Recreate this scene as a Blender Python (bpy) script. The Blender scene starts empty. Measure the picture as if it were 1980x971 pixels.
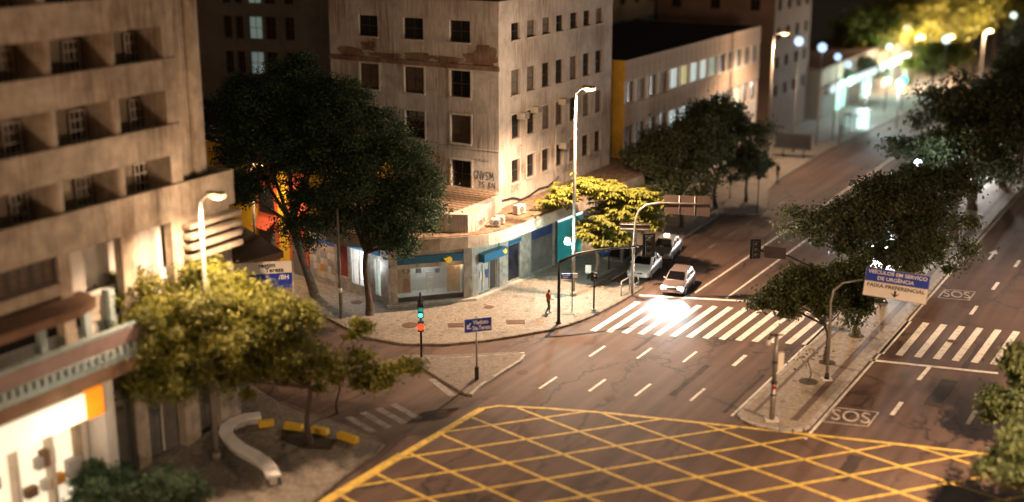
import bpy, bmesh, math, random
import numpy as np
from mathutils import Vector, Matrix
from mathutils.geometry import tessellate_polygon
R = math.radians
scene = bpy.context.scene
C = scene.collection

# ------------------------------------------------------------------ camera
FPX, CAM_H = 2500.0, 27.0                   # focal length in photo pixels, eye height in metres
PITCH = math.atan(700 / FPX)
SP, CP = math.sin(PITCH), math.cos(PITCH)
cam_data = bpy.data.cameras.new('camera')
cam_data.sensor_width = 36.0
cam_data.lens = FPX / 1980 * 36
cam_data.clip_start = 0.5
cam_data.clip_end = 3000
cam_data.dof.use_dof = True
cam_data.dof.focus_distance = 82.0
cam_data.dof.aperture_fstop = cam_data.lens / 1000 / 0.66
camera = bpy.data.objects.new('camera', cam_data)
C.objects.link(camera)
camera.location = (0, 0, CAM_H)
camera.rotation_euler = (math.pi / 2 - PITCH, 0, 0)
scene.camera = camera

# ------------------------------------------------------------------ sky and moonlight
world = bpy.data.worlds.new('World')
scene.world = world
world.use_nodes = True
wn, wl = world.node_tree.nodes, world.node_tree.links
wn.clear()
sky = wn.new('ShaderNodeTexSky')
sky.sky_type = 'NISHITA'
sky.sun_disc = False
sky.sun_elevation = R(3)
sky.sun_rotation = R(200)
bg = wn.new('ShaderNodeBackground')
bg.inputs['Strength'].default_value = 0.013
tint = wn.new('ShaderNodeMix')
tint.data_type = 'RGBA'
tint.blend_type = 'MULTIPLY'
tint.inputs[0].default_value = 1.0
tint.inputs[7].default_value = (1.0, 0.66, 0.45, 1)
wo = wn.new('ShaderNodeOutputWorld')
wl.new(sky.outputs[0], tint.inputs[6])
wl.new(tint.outputs[2], bg.inputs['Color'])
wl.new(bg.outputs[0], wo.inputs[0])
moon = bpy.data.lights.new('moon', 'SUN')
moon.energy = 0.03
moon.angle = R(8)
moon.color = (1.0, 0.82, 0.62)
moon_o = bpy.data.objects.new('moon', moon)
moon_o.rotation_euler = (R(50), 0, R(20))
C.objects.link(moon_o)
scene.view_settings.view_transform = 'Standard'
scene.view_settings.look = 'None'
scene.view_settings.gamma = 1
scene.view_settings.exposure = 1.5
try:
    scene.cycles.use_denoising = True
    scene.cycles.max_bounces = 5
    scene.cycles.diffuse_bounces = 2
    scene.cycles.glossy_bounces = 2
    scene.cycles.transmission_bounces = 3
    scene.cycles.transparent_max_bounces = 6
    scene.cycles.sample_clamp_indirect = 4.0
    scene.cycles.use_light_tree = True
except Exception:
    pass
SODIUM = (1.0, 0.645, 0.40)
COOL = (0.72, 1.0, 0.92)
WHITE = (1.0, 0.97, 0.9)

# ------------------------------------------------------------------ helpers
def G(x, y, z=0.0):
    """where the line of sight through a photo pixel meets the level z"""
    u, v = (x - 990) / FPX, (y - 485.5) / FPX
    t = (z - CAM_H) / (-SP - v * CP)
    return Vector((u * t, (CP - v * SP) * t, z))

AX = Vector((0.5, math.sqrt(3) / 2, 0))      # along the avenue, away
NX = Vector((math.sqrt(3) / 2, -0.5, 0))     # across it, to the right
A_ROT = R(60)

def link(o):
    C.objects.link(o)
    return o

def tag(o, label=None, cat=None, group=None, kind=None):
    if label: o['label'] = label
    if cat: o['category'] = cat
    if group: o['group'] = group
    if kind: o['kind'] = kind
    return o

def thing(name, label, cat, loc=(0, 0, 0), rz=0.0, group=None):
    o = bpy.data.objects.new(name, None)
    o.empty_display_size = 0.3
    o.location = loc
    o.rotation_euler = (0, 0, rz)
    link(o)
    return tag(o, label, cat, group)

class MB:
    def __init__(self):
        self.v, self.f, self.m, self.s = [], [], [], []
        self.mi, self.sm = 0, False
    def face(self, pts):
        n = len(self.v)
        self.v += [tuple(p) for p in pts]
        self.f.append(tuple(range(n, n + len(pts))))
        self.m.append(self.mi); self.s.append(self.sm)
    def addf(self, idx):
        self.f.append(tuple(idx)); self.m.append(self.mi); self.s.append(self.sm)
    def box(self, x0, x1, y0, y1, z0, z1, M=None):
        n = len(self.v)
        P = [(x0, y0, z0), (x1, y0, z0), (x1, y1, z0), (x0, y1, z0), (x0, y0, z1), (x1, y0, z1), (x1, y1, z1), (x0, y1, z1)]
        if M is not None: P = [tuple(M @ Vector(p)) for p in P]
        self.v += P
        for q in ((0, 3, 2, 1), (4, 5, 6, 7), (0, 1, 5, 4), (1, 2, 6, 5), (2, 3, 7, 6), (3, 0, 4, 7)):
            self.addf([n + k for k in q])
        return self
    def prism(self, poly, z0, z1, z1s=None):
        area = sum(poly[i][0] * poly[(i + 1) % len(poly)][1] - poly[(i + 1) % len(poly)][0] * poly[i][1] for i in range(len(poly)))
        if area < 0: poly = poly[::-1]
        k, n = len(poly), len(self.v)
        self.v += [(p[0], p[1], z0) for p in poly]
        self.v += [(p[0], p[1], z1) for p in poly]
        for t in tessellate_polygon([[Vector((p[0], p[1], 0)) for p in poly]]):
            a, b, c = t
            pa, pb, pc = poly[a], poly[b], poly[c]
            if (pb[0] - pa[0]) * (pc[1] - pa[1]) - (pb[1] - pa[1]) * (pc[0] - pa[0]) < 0: b, c = c, b
            self.addf([n + k + a, n + k + b, n + k + c])
            self.addf([n + a, n + c, n + b])
        for i in range(k):
            j = (i + 1) % k
            self.addf([n + i, n + j, n + k + j, n + k + i])
        return self
    def tube(self, pts, rad, seg=10, cap=True):
        pts = [Vector(p) for p in pts]
        if not isinstance(rad, (list, tuple)): rad = [rad] * len(pts)
        n0 = len(self.v); old = self.sm; self.sm = True
        up = None
        for i, p in enumerate(pts):
            d = (pts[min(i + 1, len(pts) - 1)] - pts[max(i - 1, 0)]).normalized()
            if up is None:
                up = Vector((1, 0, 0)) if abs(d.x) < 0.8 else Vector((0, 1, 0))
            a = (up - d * up.dot(d)).normalized(); up = a
            b = d.cross(a)
            for k in range(seg):
                an = 2 * math.pi * k / seg
                self.v.append(tuple(p + (a * math.cos(an) + b * math.sin(an)) * rad[i]))
        for i in range(len(pts) - 1):
            for k in range(seg):
                k2 = (k + 1) % seg
                self.addf([n0 + i * seg + k, n0 + i * seg + k2, n0 + (i + 1) * seg + k2, n0 + (i + 1) * seg + k])
        self.sm = False
        if cap:
            self.addf([n0 + k for k in range(seg)][::-1])
            self.addf([n0 + (len(pts) - 1) * seg + k for k in range(seg)])
        self.sm = old
        return self
    def ball(self, c, r, seg=12, rings=8):
        n = len(self.v); old = self.sm; self.sm = True
        if not isinstance(r, (list, tuple)): r = (r, r, r)
        for i in range(rings + 1):
            th = math.pi * i / rings
            for k in range(seg):
                ph = 2 * math.pi * k / seg
                self.v.append((c[0] + r[0] * math.sin(th) * math.cos(ph), c[1] + r[1] * math.sin(th) * math.sin(ph), c[2] + r[2] * math.cos(th)))
        for i in range(rings):
            for k in range(seg):
                k2 = (k + 1) % seg
                self.addf([n + i * seg + k, n + (i + 1) * seg + k, n + (i + 1) * seg + k2, n + i * seg + k2])
        self.sm = old
        return self
    def mesh(self, name, mats):
        me = bpy.data.meshes.new(name)
        me.from_pydata(self.v, [], self.f)
        for m in (mats if isinstance(mats, (list, tuple)) else [mats]): me.materials.append(m)
        me.polygons.foreach_set('material_index', self.m)
        me.polygons.foreach_set('use_smooth', self.s)
        me.update()
        return me
    def build(self, name, mats, parent=None, loc=None, rz=None, bevel=0):
        o = bpy.data.objects.new(name, self.mesh(name, mats))
        link(o)
        if parent is not None: o.parent = parent
        if loc is not None: o.location = loc
        if rz is not None: o.rotation_euler = (0, 0, rz)
        if bevel:
            md = o.modifiers.new('bevel', 'BEVEL'); md.width = bevel; md.segments = 2; md.limit_method = 'ANGLE'
        return o

def inst(name, me, parent=None, loc=(0, 0, 0), rot=(0, 0, 0), scale=(1, 1, 1)):
    o = bpy.data.objects.new(name, me)
    link(o)
    if parent is not None: o.parent = parent
    o.location = loc; o.rotation_euler = rot; o.scale = scale
    return o

def copy_tree(o, parent=None):
    c = o.copy(); link(c)
    if parent is not None: c.parent = parent
    for ch in list(o.children): copy_tree(ch, c)
    return c

def text_mesh(txt, size, align='CENTER', thick=0.012, bold=0.0):
    cu = bpy.data.curves.new('lettering', 'FONT')
    cu.body = txt; cu.size = size; cu.align_x = align; cu.align_y = 'CENTER'; cu.extrude = thick; cu.offset = bold
    ob = bpy.data.objects.new('lettering', cu); link(ob)
    dg = bpy.context.evaluated_depsgraph_get()
    me = bpy.data.meshes.new_from_object(ob.evaluated_get(dg))
    bpy.data.objects.remove(ob); bpy.data.curves.remove(cu)
    return me

def lettering(txt, size, mat, parent, loc, rot, align='CENTER', bold=0.0, width=None):
    me = text_mesh(txt, size, align, bold=bold)
    me.materials.clear(); me.materials.append(mat)
    o = inst('lettering', me, parent, loc, rot)
    if width:
        xs = [v.co.x for v in me.vertices]
        o.scale = (width / (max(xs) - min(xs)), 1, 1)
    return o

def lamp(name, kind, parent, loc, power, color, radius=0.2, aim=None, cone=150, blend=0.6):
    l = bpy.data.lights.new(name, kind)
    l.energy = power; l.color = color; l.shadow_soft_size = radius
    if kind == 'SPOT': l.spot_size = R(cone); l.spot_blend = blend
    o = link(bpy.data.objects.new(name, l))
    if parent is not None: o.parent = parent
    o.location = loc
    if aim is not None: o.rotation_euler = Vector(aim).to_track_quat('-Z', 'Y').to_euler()
    return o

# ------------------------------------------------------------------ materials
MATS = {}
def new_mat(name):
    m = bpy.data.materials.new(name); m.use_nodes = True
    nt = m.node_tree
    b = nt.nodes['Principled BSDF']
    MATS[name] = m
    return m, nt, b

def mat(name, col, rough=0.7, metal=0.0, var=0.25, scale=1.5, bump=0.0, bscale=20, spec=0.4, streak=0.0, streak_col=(0.05, 0.035, 0.02), gen=False):
    """plain colour with large soft variation, optional vertical dirt streaks and fine relief"""
    m, nt, b = new_mat(name)
    N, L = nt.nodes.new, nt.links.new
    tc = N('ShaderNodeTexCoord')
    src = tc.outputs['Object']
    n1 = N('ShaderNodeTexNoise'); n1.inputs['Scale'].default_value = scale; n1.inputs['Detail'].default_value = 8; n1.inputs['Roughness'].default_value = 0.65
    L(src, n1.inputs['Vector'])
    r = N('ShaderNodeMapRange'); r.inputs[1].default_value = 0.3; r.inputs[2].default_value = 0.7
    r.inputs[3].default_value = 1 - var; r.inputs[4].default_value = 1 + var * 0.5
    L(n1.outputs['Fac'], r.inputs[0])
    mx = N('ShaderNodeMix'); mx.data_type = 'RGBA'; mx.blend_type = 'MULTIPLY'; mx.inputs[0].default_value = 1
    mx.inputs[6].default_value = (*col, 1)
    L(r.outputs[0], mx.inputs[7])
    out = mx.outputs[2]
    if streak:
        mp = N('ShaderNodeMapping'); mp.inputs['Scale'].default_value = (5.0, 5.0, 0.45)
        L(src, mp.inputs['Vector'])
        n2 = N('ShaderNodeTexNoise'); n2.inputs['Scale'].default_value = 1.0; n2.inputs['Detail'].default_value = 9; n2.inputs['Roughness'].default_value = 0.7
        L(mp.outputs[0], n2.inputs['Vector'])
        n3 = N('ShaderNodeTexNoise'); n3.inputs['Scale'].default_value = 0.35; n3.inputs['Detail'].default_value = 5
        L(src, n3.inputs['Vector'])
        ad = N('ShaderNodeMath'); ad.operation = 'ADD'
        L(n2.outputs['Fac'], ad.inputs[0]); L(n3.outputs['Fac'], ad.inputs[1])
        r2 = N('ShaderNodeMapRange'); r2.inputs[1].default_value = 0.97; r2.inputs[2].default_value = 1.24; r2.inputs[4].default_value = streak
        L(ad.outputs[0], r2.inputs[0])
        m2 = N('ShaderNodeMix'); m2.data_type = 'RGBA'
        L(r2.outputs[0], m2.inputs[0]); L(out, m2.inputs[6]); m2.inputs[7].default_value = (*streak_col, 1)
        out = m2.outputs[2]
    L(out, b.inputs['Base Color'])
    b.inputs['Roughness'].default_value = rough
    b.inputs['Metallic'].default_value = metal
    b.inputs['Specular IOR Level'].default_value = spec
    if bump:
        nb = N('ShaderNodeTexNoise'); nb.inputs['Scale'].default_value = bscale; nb.inputs['Detail'].default_value = 6
        L(src, nb.inputs['Vector'])
        bp = N('ShaderNodeBump'); bp.inputs['Strength'].default_value = bump; bp.inputs['Distance'].default_value = 0.03
        L(nb.outputs['Fac'], bp.inputs['Height']); L(bp.outputs[0], b.inputs['Normal'])
    return m

def emit(name, col, strength):
    m, nt, b = new_mat(name)
    b.inputs['Base Color'].default_value = (*[min(1, c) for c in col], 1)
    b.inputs['Emission Color'].default_value = (*col, 1)
    b.inputs['Emission Strength'].default_value = strength
    return m

def asphalt_mat():
    m, nt, b = new_mat('asphalt')
    N, L = nt.nodes.new, nt.links.new
    tc = N('ShaderNodeTexCoord')
    def noise(s, d=8, ro=0.6):
        n = N('ShaderNodeTexNoise'); n.inputs['Scale'].default_value = s; n.inputs['Detail'].default_value = d; n.inputs['Roughness'].default_value = ro
        L(tc.outputs['Object'], n.inputs['Vector']); return n
    # wheel-polished strips run along the avenue
    rot = N('ShaderNodeMapping'); rot.inputs['Rotation'].default_value = (0, 0, -A_ROT); rot.inputs['Scale'].default_value = (1, 1, 1)
    L(tc.outputs['Object'], rot.inputs['Vector'])
    st = N('ShaderNodeMapping'); st.inputs['Scale'].default_value = (0.045, 1.3, 1)
    L(rot.outputs[0], st.inputs['Vector'])
    n0 = N('ShaderNodeTexNoise'); n0.inputs['Scale'].default_value = 1; n0.inputs['Detail'].default_value = 5
    L(st.outputs[0], n0.inputs['Vector'])
    n1, n2 = noise(0.22, 9, 0.68), noise(22, 5, 0.75)
    v = N('ShaderNodeTexVoronoi'); v.feature = 'DISTANCE_TO_EDGE'; v.inputs['Scale'].default_value = 0.3
    wob = noise(0.9, 5)
    mv = N('ShaderNodeMix'); mv.data_type = 'VECTOR'; mv.inputs[0].default_value = 0.12
    sc = N('ShaderNodeVectorMath'); sc.operation = 'SCALE'; sc.inputs['Scale'].default_value = 9
    L(wob.outputs['Color'], sc.inputs[0])
    cs = N('ShaderNodeMapping'); cs.inputs['Scale'].default_value = (0.3, 1.0, 1)
    L(rot.outputs[0], cs.inputs['Vector'])
    L(cs.outputs[0], mv.inputs[4]); L(sc.outputs[0], mv.inputs[5])
    L(mv.outputs[1], v.inputs['Vector'])
    crack = N('ShaderNodeMapRange'); crack.inputs[1].default_value = 0.0; crack.inputs[2].default_value = 0.028; crack.inputs[3].default_value = 0.25; crack.inputs[4].default_value = 1.0
    L(v.outputs['Distance'], crack.inputs[0])
    cm = noise(0.12, 3)
    cmr = N('ShaderNodeMapRange'); cmr.inputs[1].default_value = 0.42; cmr.inputs[2].default_value = 0.58
    L(cm.outputs['Fac'], cmr.inputs[0])
    ck = N('ShaderNodeMix'); ck.data_type = 'FLOAT'; ck.inputs[2].default_value = 1.0
    L(cmr.outputs[0], ck.inputs[0]); L(crack.outputs[0], ck.inputs[3])
    ramp = N('ShaderNodeValToRGB')
    ramp.color_ramp.elements[0].position = 0.3; ramp.color_ramp.elements[0].color = (0.040, 0.024, 0.0185, 1)
    ramp.color_ramp.elements[1].position = 0.72; ramp.color_ramp.elements[1].color = (0.155, 0.098, 0.073, 1)
    a = N('ShaderNodeMath'); a.operation = 'MULTIPLY_ADD'; a.inputs[1].default_value = 0.45
    a2 = N('ShaderNodeMath'); a2.operation = 'MULTIPLY'; a2.inputs[1].default_value = 0.55
    L(n0.outputs['Fac'], a2.inputs[0]); L(n1.outputs['Fac'], a.inputs[0]); L(a2.outputs[0], a.inputs[2])
    L(a.outputs[0], ramp.inputs[0])
    g = N('ShaderNodeMapRange'); g.inputs[1].default_value = 0.3; g.inputs[2].default_value = 0.7; g.inputs[3].default_value = 0.62; g.inputs[4].default_value = 1.4
    L(n2.outputs['Fac'], g.inputs[0])
    m1 = N('ShaderNodeMix'); m1.data_type = 'RGBA'; m1.blend_type = 'MULTIPLY'; m1.inputs[0].default_value = 1
    L(ramp.outputs[0], m1.inputs[6]); L(g.outputs[0], m1.inputs[7])
    m2 = N('ShaderNodeMix'); m2.data_type = 'RGBA'; m2.blend_type = 'MULTIPLY'; m2.inputs[0].default_value = 1
    L(m1.outputs[2], m2.inputs[6]); L(ck.outputs[0], m2.inputs[7])
    L(m2.outputs[2], b.inputs['Base Color'])
    b.inputs['Roughness'].default_value = 0.72
    b.inputs['Specular IOR Level'].default_value = 0.35
    bp = N('ShaderNodeBump'); bp.inputs['Strength'].default_value = 0.25; bp.inputs['Distance'].default_value = 0.02
    L(n2.outputs['Fac'], bp.inputs['Height']); L(bp.outputs[0], b.inputs['Normal'])
    return m

def mosaic_mat(name, c1, c2, c3, scale=7):
    """small hand-laid stone setts with stains"""
    m, nt, b = new_mat(name)
    N, L = nt.nodes.new, nt.links.new
    tc = N('ShaderNodeTexCoord')
    v = N('ShaderNodeTexVoronoi'); v.inputs['Scale'].default_value = scale
    L(tc.outputs['Object'], v.inputs['Vector'])
    ve = N('ShaderNodeTexVoronoi'); ve.feature = 'DISTANCE_TO_EDGE'; ve.inputs['Scale'].default_value = scale
    L(tc.outputs['Object'], ve.inputs['Vector'])
    sep = N('ShaderNodeSeparateColor'); L(v.outputs['Color'], sep.inputs[0])
    mx = N('ShaderNodeMix'); mx.data_type = 'RGBA'; mx.inputs[6].default_value = (*c1, 1); mx.inputs[7].default_value = (*c2, 1)
    L(sep.outputs[0], mx.inputs[0])
    n = N('ShaderNodeTexNoise'); n.inputs['Scale'].default_value = 0.55; n.inputs['Detail'].default_value = 9; n.inputs['Roughness'].default_value = 0.68
    L(tc.outputs['Object'], n.inputs['Vector'])
    r = N('ShaderNodeMapRange'); r.inputs[1].default_value = 0.53; r.inputs[2].default_value = 0.72; r.inputs[4].default_value = 0.8
    L(n.outputs['Fac'], r.inputs[0])
    m2 = N('ShaderNodeMix'); m2.data_type = 'RGBA'; m2.inputs[7].default_value = (*c3, 1)
    L(r.outputs[0], m2.inputs[0]); L(mx.outputs[2], m2.inputs[6])
    # darker spots: single lost or replaced setts
    v2 = N('ShaderNodeTexVoronoi'); v2.inputs['Scale'].default_value = 0.9
    L(tc.outputs['Object'], v2.inputs['Vector'])
    sp = N('ShaderNodeMapRange'); sp.inputs[1].default_value = 0.10; sp.inputs[2].default_value = 0.16; sp.inputs[3].default_value = 0.55; sp.inputs[4].default_value = 1
    L(v2.outputs['Distance'], sp.inputs[0])
    e = N('ShaderNodeMapRange'); e.inputs[1].default_value = 0.0; e.inputs[2].default_value = 0.08; e.inputs[3].default_value = 0.55; e.inputs[4].default_value = 1
    L(ve.outputs['Distance'], e.inputs[0])
    mm = N('ShaderNodeMath'); mm.operation = 'MULTIPLY'; L(sp.outputs[0], mm.inputs[0]); L(e.outputs[0], mm.inputs[1])
    m3 = N('ShaderNodeMix'); m3.data_type = 'RGBA'; m3.blend_type = 'MULTIPLY'; m3.inputs[0].default_value = 1
    L(m2.outputs[2], m3.inputs[6]); L(mm.outputs[0], m3.inputs[7])
    L(m3.outputs[2], b.inputs['Base Color'])
    b.inputs['Roughness'].default_value = 0.75
    bp = N('ShaderNodeBump'); bp.inputs['Strength'].default_value = 0.5; bp.inputs['Distance'].default_value = 0.02
    L(e.outputs[0], bp.inputs['Height']); L(bp.outputs[0], b.inputs['Normal'])
    return m

def paint_mat(name, col, wear=0.5):
    """worn road paint"""
    m, nt, b = new_mat(name)
    N, L = nt.nodes.new, nt.links.new
    tc = N('ShaderNodeTexCoord')
    n = N('ShaderNodeTexNoise'); n.inputs['Scale'].default_value = 2.2; n.inputs['Detail'].default_value = 12; n.inputs['Roughness'].default_value = 0.78
    L(tc.outputs['Object'], n.inputs['Vector'])
    r = N('ShaderNodeMapRange'); r.inputs[1].default_value = 0.62 - wear * 0.16; r.inputs[2].default_value = 0.78 - wear * 0.12; r.inputs[4].default_value = 0.85
    L(n.outputs['Fac'], r.inputs[0])
    mx = N('ShaderNodeMix'); mx.data_type = 'RGBA'; mx.inputs[6].default_value = (*col, 1); mx.inputs[7].default_value = (0.07, 0.062, 0.057, 1)
    L(r.outputs[0], mx.inputs[0]); L(mx.outputs[2], b.inputs['Base Color'])
    b.inputs['Roughness'].default_value = 0.65
    return m

def leaf_mat(name, c1, c2, trans=0.25):
    m, nt, b = new_mat(name)
    N, L = nt.nodes.new, nt.links.new
    g = N('ShaderNodeNewGeometry')
    tc = N('ShaderNodeTexCoord')
    n = N('ShaderNodeTexNoise'); n.inputs['Scale'].default_value = 0.5; n.inputs['Detail'].default_value = 4
    L(tc.outputs['Object'], n.inputs['Vector'])
    a = N('ShaderNodeMath'); a.operation = 'MULTIPLY_ADD'; a.inputs[1].default_value = 0.6
    s = N('ShaderNodeMapRange'); s.inputs[1].default_value = 0.3; s.inputs[2].default_value = 0.7; s.inputs[4].default_value = 0.4
    L(n.outputs['Fac'], s.inputs[0]); L(g.outputs['Random Per Island'], a.inputs[0]); L(s.outputs[0], a.inputs[2])
    mx = N('ShaderNodeMix'); mx.data_type = 'RGBA'; mx.inputs[6].default_value = (*c1, 1); mx.inputs[7].default_value = (*c2, 1)
    L(a.outputs[0], mx.inputs[0]); L(mx.outputs[2], b.inputs['Base Color'])
    b.inputs['Roughness'].default_value = 0.5
    b.inputs['Specular IOR Level'].default_value = 0.35
    tr = N('ShaderNodeBsdfTranslucent'); L(mx.outputs[2], tr.inputs['Color'])
    ms = N('ShaderNodeMixShader'); ms.inputs[0].default_value = trans
    L(b.outputs[0], ms.inputs[1]); L(tr.outputs[0], ms.inputs[2])
    L(ms.outputs[0], nt.nodes['Material Output'].inputs['Surface'])
    return m

M_ASPHALT = asphalt_mat()
M_PLAZA = mosaic_mat('sett_paving', (0.27, 0.235, 0.19), (0.155, 0.135, 0.11), (0.095, 0.072, 0.055))
M_MEDIAN = mosaic_mat('median_setts', (0.34, 0.28, 0.21), (0.22, 0.18, 0.13), (0.13, 0.09, 0.065))
M_BAND = mosaic_mat('brown_setts', (0.13, 0.075, 0.055), (0.09, 0.055, 0.04), (0.07, 0.05, 0.04))
M_KERB = mat('kerb_stone', (0.36, 0.33, 0.29), 0.8, var=0.4, scale=3, bump=0.3)
M_KERBDIRT = mat('kerb_granite_dirty', (0.17, 0.14, 0.11), 0.85, var=0.4, scale=3, bump=0.3)
M_WHITEPAINT = paint_mat('white_road_paint', (0.72, 0.69, 0.62), 0.75)
M_WORNPAINT = paint_mat('worn_white_road_paint', (0.34, 0.30, 0.27), 1.6)
M_FADEDPAINT = paint_mat('faded_white_road_paint', (0.5, 0.46, 0.41), 1.15)
M_YELLOWPAINT = paint_mat('yellow_road_paint', (0.74, 0.51, 0.085), 0.95)
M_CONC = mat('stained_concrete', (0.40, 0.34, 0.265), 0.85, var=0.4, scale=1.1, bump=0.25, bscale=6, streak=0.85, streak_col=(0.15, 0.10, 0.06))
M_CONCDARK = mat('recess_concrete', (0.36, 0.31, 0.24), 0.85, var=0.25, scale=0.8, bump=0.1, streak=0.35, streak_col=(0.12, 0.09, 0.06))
M_PLASTER = mat('old_plaster', (0.49, 0.455, 0.42), 0.85, var=0.45, scale=0.7, bump=0.25, bscale=5, streak=0.8, streak_col=(0.14, 0.085, 0.05))
M_STAIN = mat('rust_stained_cornice', (0.24, 0.16, 0.11), 0.9, var=0.55, scale=0.8, bump=0.3, bscale=6, streak=0.8, streak_col=(0.07, 0.04, 0.025))
M_ROOFTILE = mat('terrace_tile', (0.24, 0.165, 0.11), 0.85, var=0.8, scale=2.2, bump=0.4, bscale=7, streak=0.5, streak_col=(0.06, 0.04, 0.025))
M_FASCIA = mat('canopy_fascia', (0.50, 0.45, 0.38), 0.8, var=0.4, scale=1.2, streak=0.65, streak_col=(0.2, 0.13, 0.09))
M_STONE = mat('marble_cladding', (0.40, 0.37, 0.33), 0.55, var=0.5, scale=2.2, bump=0.1, streak=0.6, streak_col=(0.15, 0.12, 0.1))
M_FRAMEW = mat('white_window_frame', (0.55, 0.50, 0.44), 0.6, var=0.2)
M_FRAMED = mat('dark_window_frame', (0.06, 0.05, 0.045), 0.5, var=0.3)
M_SURROUND = mat('window_surround', (0.50, 0.46, 0.40), 0.8, var=0.25, streak=0.3)
M_GLASS = mat('dark_window_glass', (0.012, 0.011, 0.011), 0.22, var=0.4, scale=1, spec=0.35)
M_BLIND = mat('brown_window_blind', (0.10, 0.065, 0.04), 0.5, var=0.4, scale=2)
M_CURTAIN = mat('grey_curtain', (0.16, 0.14, 0.12), 0.8, var=0.5, scale=2.5)
M_VOID = mat('dark_room', (0.01, 0.009, 0.008), 0.9)
M_DARKWALL = mat('dark_grey_render', (0.16, 0.175, 0.175), 0.9, var=0.3, scale=0.4, streak=0.4, streak_col=(0.03, 0.035, 0.035))
M_MUSTARD = mat('mustard_paint', (0.52, 0.31, 0.035), 0.8, var=0.2, streak=0.3, streak_col=(0.25, 0.14, 0.02))
M_YELLOWWALL = mat('yellow_wall_paint', (0.78, 0.50, 0.03), 0.7, var=0.15)
M_REDWALL = mat('red_wall_paint', (0.50, 0.10, 0.045), 0.7, var=0.2)
M_SHUTTER = mat('grey_roller_shutter', (0.20, 0.20, 0.19), 0.45, metal=0.3, var=0.3)
M_SHUTTERB = mat('blue_roller_shutter', (0.035, 0.07, 0.20), 0.5, metal=0.2, var=0.3)
M_CYAN = mat('turquoise_panel', (0.04, 0.60, 0.66), 0.5, var=0.15)
M_SIGNBLUE = mat('shop_sign_blue', (0.012, 0.12, 0.24), 0.4, var=0.15)
M_NAVY = mat('road_sign_blue', (0.012, 0.05, 0.42), 0.4, var=0.08)
M_SIGNWHITE = mat('road_sign_white', (0.84, 0.78, 0.70), 0.5, var=0.08)
M_INK = mat('sign_black', (0.012, 0.012, 0.012), 0.5)
M_LETTER = mat('sign_lettering_white', (0.85, 0.80, 0.72), 0.5, var=0.05)
M_SIGNBACK = mat('sign_back_brown', (0.055, 0.036, 0.032), 0.6, metal=0.2, var=0.3)
M_STEEL = mat('galvanised_steel', (0.32, 0.30, 0.27), 0.45, metal=0.6, var=0.3, scale=4)
M_POLEC = mat('cream_lamp_post', (0.24, 0.215, 0.18), 0.6, var=0.3, scale=3)
M_BLACK = mat('black_paint', (0.015, 0.015, 0.015), 0.45, var=0.3)
M_RUST = mat('rusty_iron', (0.10, 0.055, 0.035), 0.8, var=0.5, scale=4)
M_BARK = mat('bark', (0.085, 0.06, 0.045), 0.9, var=0.5, scale=4, bump=0.8, bscale=14)
M_BARKL = mat('pale_bark', (0.17, 0.135, 0.10), 0.9, var=0.5, scale=4, bump=0.6, bscale=14)
M_SOIL = mat('soil', (0.05, 0.035, 0.022), 0.95, var=0.5, scale=3, bump=0.8)
M_TAN = mat('brown_slab', (0.20, 0.12, 0.075), 0.85, var=0.4, scale=0.8, bump=0.2)
M_WHITEWALL = mat('white_wall', (0.62, 0.60, 0.57), 0.8, var=0.18, scale=0.6, streak=0.25, streak_col=(0.3, 0.27, 0.22))
M_TEAL = mat('pale_teal_trim', (0.33, 0.42, 0.43), 0.6, var=0.25)
M_PINKTRIM = mat('mauve_trim', (0.26, 0.19, 0.18), 0.7, var=0.25)
M_ACWHITE = mat('air_conditioner_white', (0.5, 0.46, 0.39), 0.6, var=0.2)
M_LEAF_DARK = leaf_mat('dark_green_leaf', (0.022, 0.045, 0.024), (0.10, 0.165, 0.08))
M_LEAF_OLIVE = leaf_mat('olive_leaf', (0.026, 0.038, 0.018), (0.115, 0.135, 0.06))
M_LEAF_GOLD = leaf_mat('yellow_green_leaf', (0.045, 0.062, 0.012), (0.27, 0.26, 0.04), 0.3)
M_LEAF_MID = leaf_mat('mid_green_leaf', (0.03, 0.05, 0.018), (0.13, 0.15, 0.05))
M_BULB = emit('sodium_bulb', (1.0, 0.52, 0.17), 2.6)
M_BULBW = emit('white_bulb', (0.9, 1.0, 0.93), 14)
M_BULBC = emit('cool_bulb', (0.6, 0.8, 1.0), 5)
M_FARC = emit('far_cool_bulb', (0.45, 0.68, 1.0), 0.55)
M_FARW = emit('far_white_bulb', (0.75, 1.0, 0.85), 0.6)
M_HEADLIGHT = emit('lit_headlight', (1.0, 0.98, 0.92), 150)
M_TAXISIGN = emit('lit_taxi_sign', (1.0, 0.85, 0.6), 4)
M_GREENLIGHT = emit('green_signal', (0.03, 1.0, 0.62), 3.0)
M_REDLIGHT = emit('red_signal', (1.0, 0.03, 0.008), 1.1)
M_SHOPLIGHT = emit('lit_shop_white', (0.95, 0.97, 1.0), 0.5)
M_SHOPLIGHTG = emit('lit_shop_green', (0.70, 1.0, 0.92), 0.5)
M_FARSIGN = emit('far_lit_sign', (.8, .9, 1.0), .13)
M_FARSIGNG = emit('far_lit_front', (.55, .95, .88), .09)
M_ORANGEGLOW = emit('lit_orange_sign', (1.0, 0.26, 0.012), 0.32)
M_WARMGLOW = emit('lit_cream_sign', (1.0, 0.86, 0.62), 0.30)
M_WINLIT = emit('lit_window', (0.75, 0.95, 0.95), 0.2)
M_WINDIM = emit('dim_lit_window', (0.5, 0.8, 0.78), 0.05)
M_WINYEL = emit('yellow_lit_window', (0.85, 0.8, 0.4), 0.16)
M_CARSILVER = mat('car_silver', (0.38, 0.37, 0.35), 0.28, metal=0.5, var=0.06, spec=0.6)
M_CARWHITE = mat('car_white', (0.62, 0.60, 0.57), 0.25, var=0.05, spec=0.6)
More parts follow.
